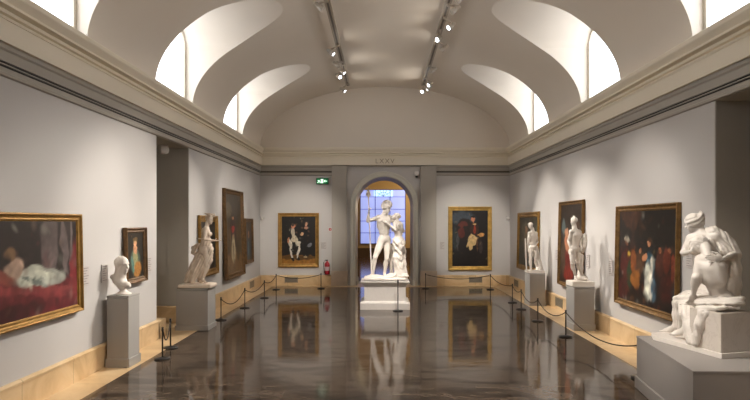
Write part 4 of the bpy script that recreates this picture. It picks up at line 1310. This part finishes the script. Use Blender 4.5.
# the viewer sees her from her right side: she faces the warrior
S = Carve((PX - .05, PY - .46, base_z + .04), (PX + .62, PY + .34, base_z + 1.75), .0105)
# swap so that she looks towards the warrior (to the left and a little to the viewer)
Jx = dict(Jw); 
Jx['sL'], Jx['sR'] = Q(394.6, 223.6, -.18), Q(400.2, 223.4, .04)
Jx['hL'], Jx['hR'] = Q(395.8, 241.5, -.14), Q(401.4, 241.5, .0)
Jx['eL'], Jx['wL'] = Q(395.5, 229.5, -.26), Q(387.5, 223.4, -.19)
Jx['eR'], Jx['wR'] = Q(403.5, 231, .08), Q(396, 230, .16)
B2 = body(S, Jx, 1.0, True)
hcw = Q(395.3, 216.8, -.09)
S.cap(Jx['neck'], hcw, .044, .042, .03)
hfw_ = nz((-.78, -.34, .50))
Pw = head(S, hcw, hfw_, (.25, 0, 1), .90, True)
hand(S, Jx['wL'], (-.75, .15, .55), (-.2, .95, 0), .88, curl=.35, thumb=-1)
hand(S, Jx['wR'], (-.7, .3, .2), (0, -1, 0), .88, curl=.4)
foot(S, Q(395.0, 273.4, -.16), (-.5, -.85, 0), .9); foot(S, Q(403.0, 273.4, -.02), (.2, -1, 0), .9)
S.build('woman_figure', MAR, grp, org)
S = Carve(hcw - .2, hcw + .22, .008)
S.ell(Pw(-.022, 0, .038), (.078, .092, .080), (np.cross(hfw_, (0, 0, 1)), hfw_, (.3, 0, 1)), .01)
S.ell(Pw(-.10, 0, .075), (.045, .05, .045), None, .03)
S.ell(Pw(-.05, 0, .115), (.03, .03, .025), None, .02)
S.ell(Pw(.10, 0, -.04), (.10, .085, .085), None, .01, sub=True)
S.fold(lambda X, Y, Z: .003 * np.sin(150 * Z + 60 * X), hcw - .2, hcw + .22)
S.build('hair', MAR, grp, org)
# skirt cloth slipping from the hips, drawn round the forward leg and gathered behind
S = Carve((PX + .02, PY - .48, base_z + .03), (PX + .66, PY + .38, base_z + 1.2), .0095)
c0 = Q(399.0, 240, -.06)
S.chain([Q(398.6, 240.5, -.06), Q(398.0, 248, -.09), Q(397.2, 257, -.12), Q(398.8, 266, -.10), Q(399.5, 275, -.08)], [.118, .124, .105, .098, .12], .06)
S.chain([Q(393.5, 239.5, -.20), Q(397, 243, -.24), Q(401.5, 247, -.18), Q(404.0, 250.5, -.06)], [.035, .045, .050, .045], .03)
S.chain([Q(393.0, 243, -.16), Q(396, 249, -.22), Q(401, 254, -.18)], [.030, .035, .035], .03)
S.chain([Q(403.0, 243, .05), Q(403.6, 252, .04), Q(403.6, 264, .03), Q(404.4, 276, .0)], [.045, .055, .06, .085], .05)
S.ell(Q(403.5, 275.8, -.10), (.13, .14, .045), None, .04)
S.fold(waves(lambda X, Y, Z: 62 * (X + .22 * (Z - base_z)) - 50 * (Y - .35 * Z) + 3 * np.sin(5 * Z), .0075), (PX, PY - .5, base_z), (PX + .7, PY + .4, base_z + 1.3))
S.build('drapery', MAR, grp, org)
# cloth hanging between the two figures and down to the ground
S = Carve((PX - .10, PY - .25, base_z + .03), (PX + .32, PY + .42, base_z + 1.1), .012)
S.chain([Q(391.5, 246, .14), Q(391.0, 260, .16), Q(391.5, 275, .14)], [.030, .035, .055], .04)
S.fold(waves(lambda X, Y, Z: 70 * X + 3 * np.sin(4 * Z), .008), (PX - .2, PY - .3, base_z), (PX + .4, PY + .5, base_z + 1.2))
S.build('hanging_cloth', MAR, grp, org)

# ------------------------------------------------------------------ 2. seated group on the angular platform
zp = .66
SX, SY = 3.72, 6.45
org2 = (SX, SY, zp)
g2 = thing('marble_sculpture', 'large white marble group of a seated woman embracing a slumped nude man seen from behind', 'statue', org2)
f2 = nz((-.24, .97, 0)); r2 = np.cross(f2, (0, 0, 1))         # the way they sit, and its right hand side
# slab
m = MB()
A0 = Vector((3.585, 5.90, 0))                                   # near corner
def gl(u, v): return (A0.x + f2[0] * u + r2[0] * v - SX, A0.y + f2[1] * u + r2[1] * v - SY)
m.prism([gl(0, 0), gl(1.0, -.015), gl(1.17, .10), gl(1.17, .34), gl(1.0, .42), gl(0, .50)], 0, .055)
m.build('slab', MAR, g2, bevel=.006)
m = MB()
m.prism([gl(.03, .02), gl(.46, .02), gl(.46, .46), gl(.03, .46)], .055, .475)
m.build('seat_block', M['marble_block'], g2, bevel=.006)
def P2(px, py, d): return np.array(W(px, py, d))
lo2, hi2 = (SX - .50, SY - .62, zp + .04), (SX + .50, SY + .80, zp + 1.66)
s2 = 1.06
# man, seen from behind, leaning against her
Jm = dict(neck=P2(706.5, 250, 6.28), sL=P2(699.5, 259, 6.24), sR=P2(717.5, 258.5, 6.20),
          hL=P2(714.0, 301.0, 6.32), hR=P2(727.5, 300.0, 6.12),
          eL=P2(696.5, 277.5, 6.22), wL=P2(693.6, 292.5, 6.34), eR=P2(728, 272, 6.40), wR=P2(715, 268, 6.62),
          kL=P2(690.0, 299.5, 6.62), kR=P2(699, 303, 6.58), aL=P2(684.5, 330, 6.60), aR=P2(694, 333, 6.62))
Jm['sL'] = P2(700.5, 260.0, 6.26); Jm['sR'] = P2(718.5, 261.5, 6.10)
Jm['hL'] = P2(714.5, 299.0, 6.36); Jm['hR'] = P2(726.0, 298.0, 6.18)
S = Carve(lo2, hi2, .0095)
Bm = body(S, Jm, .93, False, arms=('L',), am=1.35, spine=False, hw=.80, k=.024)
hcm = P2(698.5, 246.0, 6.36)
S.cap(Jm['neck'], hcm, .058, .055, .03)
hfm = nz((-.72, .62, -.10))
Pm = head(S, hcm, hfm, (-.15, .1, 1), .98)
hand(S, Jm['wL'], (-.15, .25, -.95), (-.2, .9, 0), s2, curl=.45, thumb=1)
foot(S, Jm['aL'], (-.35, .93, 0), s2); foot(S, Jm['aR'], (-.2, .97, 0), s2)
S.build('man_figure', MAR, g2, org2)
S = Carve(hcm - .2, hcm + .2, .008)
hrm = np.cross(hfm, nz((-.15, .1, 1)))
S.ell(Pm(-.018, 0, .036), np.array((.080, .098, .086)) * .97, (hrm, hfm, (-.15, .1, 1)), .01)
S.ell(Pm(.11, 0, -.03), np.array((.10, .085, .095)) * s2, (hrm, hfm, (-.15, .1, 1)), .01, sub=True)
S.fold(lambda X, Y, Z: .0055 * np.sin(95 * X + 3 * np.sin(50 * Z)) * np.sin(100 * Z + 30 * Y), hcm - .2, hcm + .2)
S.build('curly_hair', MAR, g2, org2)

# woman behind him
Jq = dict(neck=P2(700.0, 231.5, 6.56), sL=P2(690.5, 238.5, 6.60), sR=P2(716.0, 236.5, 6.38),
          hL=P2(708, 293, 6.74), hR=P2(721, 293, 6.56),
          kL=P2(680.5, 300.5, 6.90), kR=P2(685.5, 303.5, 6.72), aL=P2(675, 327, 7.0), aR=P2(680.5, 331.5, 6.84),
          eR=P2(734.5, 254.5, 6.30), wR=P2(722.5, 259.0, 6.07), eL=P2(683.5, 252.5, 6.60), wL=P2(690.5, 252.0, 6.34))
S = Carve(lo2, hi2, .0095)
Bq = body(S, Jq, s2, True, arms=('L', 'R'))
hcq = P2(693.3, 223.6, 6.56)
S.cap(Jq['neck'], hcq, .05, .048, .03)
hfq = nz((-.80, .50, -.34))
Pq = head(S, hcq, hfq, (-.30, .1, 1), .90, True)
hand(S, Jq['wR'], (-.95, -.05, .05), (-.25, .95, -.1), s2, curl=.35, thumb=-1)
hand(S, Jq['wL'], (.75, .1, .1), (-.3, 1, 0), s2, curl=.5, thumb=1)
foot(S, Jq['aL'], (-.45, .9, 0), s2); foot(S, Jq['aR'], (-.42, .9, 0), s2)
S.build('woman_figure', MAR, g2, org2)
S = Carve(hcq - .24, hcq + .28, .008)
uq = nz(np.array((-.25, .1, 1)) - hfq * np.dot((-.25, .1, 1), hfq)); rq = np.cross(hfq, uq)
S.ell(Pq(-.018, 0, .032), np.array((.083, .101, .090)), (rq, hfq, uq), .01)
S.ell(Pq(-.062, 0, -.015), (.062, .055, .060), None, .03)
S.ell(Pq(-.108, 0, .055), np.array((.048, .038, .045)), (rq, hfq, uq), .03)
S.ell(Pq(-.128, 0, .092), np.array((.028, .024, .034)), (rq, hfq, uq), .02)
S.ell(Pq(.118, 0, -.050), np.array((.080, .078, .092)), (rq, hfq, uq), .01, sub=True)
S.fold(lambda X, Y, Z: .0042 * np.sin(125 * (X * uq[0] + Y * uq[1] + Z * uq[2]) + 3 * np.sin(30 * (X + Y))), hcq - .24, hcq + .28)
S.build('bound_hair', MAR, g2, org2)
# mantle over her shoulder and down her back
S = Carve((SX - .35, SY - .60, zp + .40), (SX + .62, SY + .55, zp + 1.62), .0095)
S.chain([P2(703, 233.0, 6.52), P2(713, 232.5, 6.44), P2(722, 238.5, 6.40), P2(730, 246.5, 6.37), P2(735.5, 253.0, 6.34)], [.045, .062, .070, .066, .050], .06)
S.chain([P2(712, 236, 6.46), P2(716, 246, 6.42), P2(722, 252, 6.36), P2(731, 254, 6.33)], [.060, .066, .062, .055], .06)
S.chain([P2(736, 255, 6.33), P2(736.5, 268, 6.36), P2(735.5, 285, 6.40), P2(733, 301, 6.44)], [.045, .048, .055, .062], .05)
S.chain([P2(716, 238, 6.52), P2(723, 258, 6.58), P2(727, 280, 6.56), P2(728, 302, 6.52)], [.09, .115, .12, .13], .06)
S.chain([P2(705, 236, 6.54), P2(708, 250, 6.56), P2(712, 270, 6.58)], [.070, .08, .10], .05)
S.fold(waves(lambda X, Y, Z: 135 * (X - .30 * Y) + 34 * Z + 3 * np.sin(7 * Z), .0058), (SX - .4, SY - .7, zp + .3), (SX + .7, SY + .6, zp + 1.7))
S.build('mantle', MAR, g2, org2)
# cloth over laps and knees, falling to the ground and over the block
S = Carve((SX - .50, SY - .66, zp + .04), (SX + .55, SY + .80, zp + .80), .0095)
S.chain([P2(681, 301.5, 6.86), P2(690, 300, 6.70), P2(700, 301.5, 6.52), P2(712, 306, 6.30)], [.095, .105, .11, .08], .05)
S.chain([P2(687, 304, 6.66), P2(688, 315, 6.52), P2(691, 327, 6.42), P2(693, 341, 6.34)], [.10, .085, .075, .065], .05)
S.chain([P2(680.5, 304, 6.86), P2(678.5, 315, 6.90), P2(677.5, 326, 6.90)], [.080, .065, .050], .04)
S.chain([P2(702, 304, 6.30), P2(703, 313, 6.20), P2(700, 324, 6.19), P2(697, 335, 6.22), P2(695.5, 343, 6.22)], [.070, .055, .050, .042, .035], .04)
S.chain([P2(710, 307, 6.12), P2(708, 313, 6.12), P2(704, 320, 6.16)], [.036, .028, .02], .03)
S.ell(P2(722, 302.5, 6.20), (.20, .15, .066), ((.9, -.35, 0), (.35, .9, 0), (0, 0, 1)), .05)
S.ell(P2(708, 300.5, 6.40), (.15, .20, .085), None, .05)
S.chain([P2(722, 303, 6.10), P2(732, 303.5, 6.04), P2(738.5, 301.5, 6.04), P2(742.0, 297.5, 6.05)], [.050, .045, .036, .022], .05)
S.chain([P2(742.0, 297.5, 6.05), P2(742.4, 303, 6.03), P2(738, 308, 6.0)], [.018, .020, .016], .02)
S.chain([P2(704, 306, 6.34), P2(710, 309, 6.14), P2(716, 309, 6.06), P2(724, 307, 6.02)], [.050, .042, .034, .030], .03)
S.fold(waves(lambda X, Y, Z: np.where(Z > zp + .47, 95 * (Z - .22 * (X - SX) + .15 * (Y - SY)) + 6 * np.sin(5 * X), 80 * (X * .8 - Y * .7) + 16 * Z), .0105), (SX - .6, SY - .7, zp), (SX + .6, SY + .9, zp + .9))
S.build('lap_drapery', MAR, g2, org2)

# ------------------------------------------------------------------ 3. windblown draped figure on the broad pedestal, left
D3 = 11.10
g3o = (-3.68, 11.12, .81)
g3 = thing('marble_sculpture', 'windblown draped marble figure with wings on its cap, holding a thin wand', 'statue', g3o)
def P3(px, py, dy=0.0): return np.array(W(px, py, D3 + dy))
s3 = .79
S = Carve((-4.08, 10.80, .81), (-3.30, 11.44, 1.0), .011)
cb = P3(197.5, 286)
S.box((cb[0], 11.12, .85), (.32, .235, .045), None, .03, .02)
S.ell((cb[0] + .02, 11.12, .875), (.24, .18, .030), None, .03)
S.box((cb[0], 11.12, .70), (.5, .4, .11), None, .005, .002, sub=True)
S.build('ground', M['marble_warm'], g3, g3o)
J3 = dict(neck=P3(207.3, 224.5), sR=P3(205.5, 228.5, -.13), sL=P3(207.5, 228.3, .12), hR=P3(205.3, 250, -.08), hL=P3(206.0, 250, .07),
          eR=P3(204.5, 239.0, -.19), wR=P3(212.0, 240.8, -.16), eL=P3(207, 239.5, .17), wL=P3(214.5, 240.5, .04),
          kR=P3(206.2, 265.5, -.06), kL=P3(203.5, 266, .07), aR=P3(202.5, 279.3, -.05), aL=P3(199.0, 279.3, .07))
S = Carve((-4.0, 10.78, .86), (-3.25, 11.46, 2.32), .0095)
body(S, J3, s3, True)
h3 = P3(209.3, 219.6); hf3 = nz((.93, -.30, -.10))
S.cap(J3['neck'], h3, .038, .036, .02)
Pq3 = head(S, h3, hf3, (.05, 0, 1), s3 * 1.05, True)
hand(S, J3['wR'], (.95, .1, .05), (0, .2, 1), s3, curl=1.0); hand(S, J3['wL'], (.95, -.2, .0), (0, .2, 1), s3, curl=1.0)
foot(S, J3['aR'], (.75, -.6, 0), s3); foot(S, J3['aL'], (.6, -.8, 0), s3)
S.build('figure', M['marble_warm'], g3, g3o)
S = Carve(h3 - .22, h3 + .24, .0075)
S.ell(Pq3(-.012, 0, .040), (.066, .080, .066), (np.cross(hf3, (0, 0, 1)), hf3, (0, 0, 1)), .01)
S.ell(Pq3(.10, 0, -.03), (.07, .07, .07), None, .01, sub=True)
for sg in (-1, 1):       # small wings
    for q in range(4):
        S.chain([Pq3(.03, sg * .065, .06), Pq3(.03 - .035 * q + .05, sg * .085, .10 + .012 * q), Pq3(.06 - .055 * q, sg * .10, .165 - .008 * q)], [.013, .014, .006], .008)
S.cap(Pq3(.05, 0, .075), Pq3(.13, 0, .125), .018, .008, .01); S.cap(Pq3(-.05, 0, .09), Pq3(-.09, 0, .15), .018, .008, .01)
S.build('winged_cap', M['marble_warm'], g3, g3o)
m = MB()
m.tube([Vector(P3(196.5, 238.2, -.16)) - Vector(g3o), Vector(P3(214, 240.8, -.17)) - Vector(g3o), Vector(P3(221.5, 240.2, -.18)) - Vector(g3o)], [.010, .011, .010], 8)
m.build('wand', M['marble_warm'], g3)
S = Carve((-4.16, 10.72, .85), (-3.25, 11.50, 1.95), .0095)
S.chain([P3(206.0, 243, 0), P3(207.2, 250, 0), P3(206.3, 259, 0), P3(203.2, 268, 0), P3(200.5, 276, 0)], [.092, .112, .112, .095, .075], .05)
S.chain([P3(206.0, 235, 0), P3(205.8, 243, 0)], [.085, .095], .05)
S.chain([P3(203.5, 249, .02), P3(199.5, 257, .03), P3(194.5, 266, .03), P3(190.0, 275, .02), P3(187.5, 281, .02)], [.080, .085, .085, .075, .070], .05)
S.chain([P3(200, 262, -.04), P3(195.5, 271, -.05), P3(192.5, 281, -.05)], [.07, .07, .06], .04)
S.chain([P3(202.5, 245.5, .04), P3(198, 245.5, .05), P3(194.0, 248, .05), P3(193.5, 252.5, .05), P3(197, 255, .04)], [.042, .045, .045, .04, .035], .03)      # billowing sash
S.chain([P3(205.5, 263, -.02), P3(203.5, 272, -.02), P3(202.5, 278, -.01)], [.06, .05, .04], .03)
S.fold(waves(lambda X, Y, Z: 112 * (X - .40 * (Z - 1.2) + .25 * (Z - 1.5) ** 2) + 40 * Y + 2 * np.sin(6 * Z), .0085), (-4.2, 10.6, .8), (-3.2, 11.6, 2.0))
S.build('drapery', M['marble_warm'], g3, g3o)

# ------------------------------------------------------------------ 4. nude youth on the nearer right pedestal
D4 = 11.08
g4o = (3.93, 11.10, .85)
g4 = thing('marble_sculpture', 'small marble statue of a nude youth with a shield on his arm, head lifted', 'statue', g4o)
def P4(px, py, dy=0.0): return np.array(W(px, py, D4 + dy))
s4 = .76
m = MB(); m.box(-.21, .22, -.20, .20, 0, .095); m.build('slab', MAR, g4, bevel=.006)
S = Carve((3.60, 10.80, .88), (4.26, 11.42, 2.35), .0088)
J4 = dict(neck=P4(574.2, 227.2), sR=P4(571.3, 231.8, -.08), sL=P4(579.3, 232.0, .06), hR=P4(572.6, 250.6, -.05), hL=P4(577.3, 250.6, .04),
          eR=P4(568.6, 240.6, -.06), wR=P4(570.6, 249.0, -.13), eL=P4(584.0, 240.0, .08), wL=P4(581.8, 247.5, -.04),
          kR=P4(572.4, 263.3, -.08), kL=P4(578.0, 262.8, -.04), aR=P4(575.6, 276.3, -.03), aL=P4(582.0, 276.2, .07))
body(S, J4, s4)
h4 = P4(573.8, 221.6); hf4 = nz((-.78, -.6, .05))
S.cap(J4['neck'], h4, .04, .038, .02)
Pq4 = head(S, h4, hf4, (0.05, 0, 1), s4)
S.ell(Pq4(-.02, 0, .042), (.064, .076, .062), None, .01); S.ell(Pq4(0, 0, .125), (.024, .024, .026), None, .015)
hand(S, J4['wR'], (.2, -.2, -.95), (1, 0, 0), s4, curl=.6); hand(S, J4['wL'], (-.2, -.2, -.95), (-1, 0, 0), s4, curl=.7, thumb=-1)
foot(S, J4['aR'], (-.35, -.93, 0), s4); foot(S, J4['aL'], (.5, -.86, 0), s4)
S.ell((4.02, 11.18, .99), (.10, .09, .07), None, .04)
S.chain([P4(579.5, 282, .14), P4(580.5, 268, .12), P4(581.0, 256, .10)], [.06, .045, .05], .04)      # tree stump
S.build('youth_figure', MAR, g4, g4o)
S = Carve((3.88, 10.85, 1.35), (4.27, 11.42, 2.12), .0088)
S.ell(P4(583.8, 243.0, .03), (.050, .085, .20), ((.95, .3, .0), (-.3, .95, 0), (.12, 0, 1)), .01)
S.fold(lambda X, Y, Z: .003 * np.sin(70 * Z + 30 * Y), (3.8, 10.8, 1.3), (4.3, 11.5, 2.2))
S.build('shield', MAR, g4, g4o)

# ------------------------------------------------------------------ 5. standing figure with lowered head on the further right pedestal
D5 = 14.32
g5o = (3.93, 14.34, .82)
g5 = thing('marble_sculpture', 'small marble statue of a standing youth with lowered head and cloth at his side', 'statue', g5o)
def P5(px, py, dy=0.0): return np.array(W(px, py, D5 + dy))
s5 = .74
m = MB(); m.box(-.22, .21, -.19, .19, 0, .06); m.build('slab', MAR, g5, bevel=.006)
S = Carve((3.55, 14.0, .85), (4.25, 14.66, 2.2), .0095)
J5 = dict(neck=P5(532.6, 230.2), sR=P5(529.3, 233.3, -.09), sL=P5(536.0, 233.4, .06), hR=P5(530.8, 248.8, -.05), hL=P5(534.6, 248.8, .04),
          eR=P5(528.4, 241.6, -.12), wR=P5(528.2, 248.5, -.12), eL=P5(537.3, 242.0, .06), wL=P5(534.5, 246.5, -.08),
          kR=P5(530.6, 259.0, -.10), kL=P5(535.3, 259.2, -.05), aR=P5(530.8, 269.3, -.05), aL=P5(537.2, 269.2, .06))
body(S, J5, s5)
h5 = P5(530.8, 226.0, -.02); hf5 = nz((-.75, -.5, -.42))
S.cap(J5['neck'], h5, .038, .036, .02)
Pq5 = head(S, h5, hf5, (-.3, 0, 1), s5)
S.ell(Pq5(-.02, 0, .045), (.066, .078, .062), None, .01)
hand(S, J5['wR'], (-.1, -.1, -1), (1, 0, 0), s5, curl=.7); hand(S, J5['wL'], (-.7, -.3, -.5), (0, 1, 0), s5, curl=.5)
foot(S, J5['aR'], (-.4, -.9, 0), s5); foot(S, J5['aL'], (.4, -.9, 0), s5)
S.build('youth_figure', MAR, g5, g5o)
S = Carve((3.55, 14.0, .86), (4.27, 14.66, 1.65), .0095)
S.chain([P5(537.8, 256, .08), P5(538.6, 263, .06), P5(539.6, 270, .02)], [.05, .07, .09], .05)
S.chain([P5(537, 247, .08), P5(537.8, 257, .08)], [.035, .05], .03)
S.fold(waves(lambda X, Y, Z: 80 * X + 20 * Z, .008), (3.5, 13.9, .8), (4.4, 14.8, 1.7))
S.build('fallen_cloth', MAR, g5, g5o)
m = MB(); m.tube([Vector(P5(525.2, 238.5, -.13)) - Vector(g5o), Vector(P5(526.6, 270.5, -.10)) - Vector(g5o)], [.014, .020], 10); m.build('staff', MAR, g5)

# ------------------------------------------------------------------ 6. bust on the slim pedestal, left
D6 = 8.28
g6o = (-3.815, 8.28, 1.04)
g6 = thing('marble_bust', 'white marble portrait bust of a man with bare chest on a small round socle', 'bust', g6o)
def P6(px, py, dy=0.0): return np.array(W(px, py, D6 + dy))
S = Carve((-4.05, 8.02, 1.10), (-3.55, 8.56, 1.68), .006)
h6 = P6(122.2, 264.9); hf6 = nz((.90, -.42, -.08))
Pq6 = head(S, h6, hf6, (-.04, 0, 1), 1.18, beard=False)
S.ell(Pq6(-.03, 0, .025), (.088, .104, .096), None, .01)
S.cap(P6(121.0, 269), P6(119.5, 280), .078, .092, .03)
S.ell(P6(120.4, 281.0), (.150, .09, .062), ((.80, -.45, -.50), (.5, .85, 0), (.46, 0, .88)), .03)
S.ell(P6(113.6, 276.8, .02), (.048, .05, .042), None, .03); S.ell(P6(127.3, 285.2, -.06), (.050, .055, .050), None, .03)
S.chain([P6(121.5, 286), P6(122.5, 291)], [.06, .035], .02)
S.fold(lambda X, Y, Z: .0035 * np.sin(110 * X + 3 * np.sin(80 * Z)) * np.sin(120 * Z + 60 * Y) * (Z > h6[2] + .03) * (X * hf6[0] + Y * hf6[1] < h6[0] * hf6[0] + h6[1] * hf6[1] + .02), h6 - .2, h6 + .2)
S.build('portrait_head', MAR, g6, g6o)
m = MB(); m.lathe([(0, 0), (.11, 0), (.112, .012), (.10, .022), (.085, .026), (.055, .045), (.042, .065), (.042, .085), (.05, .095), (0, .095)], (.0, 0, 0), 28); m.build('socle', MAR, g6, bevel=.002)
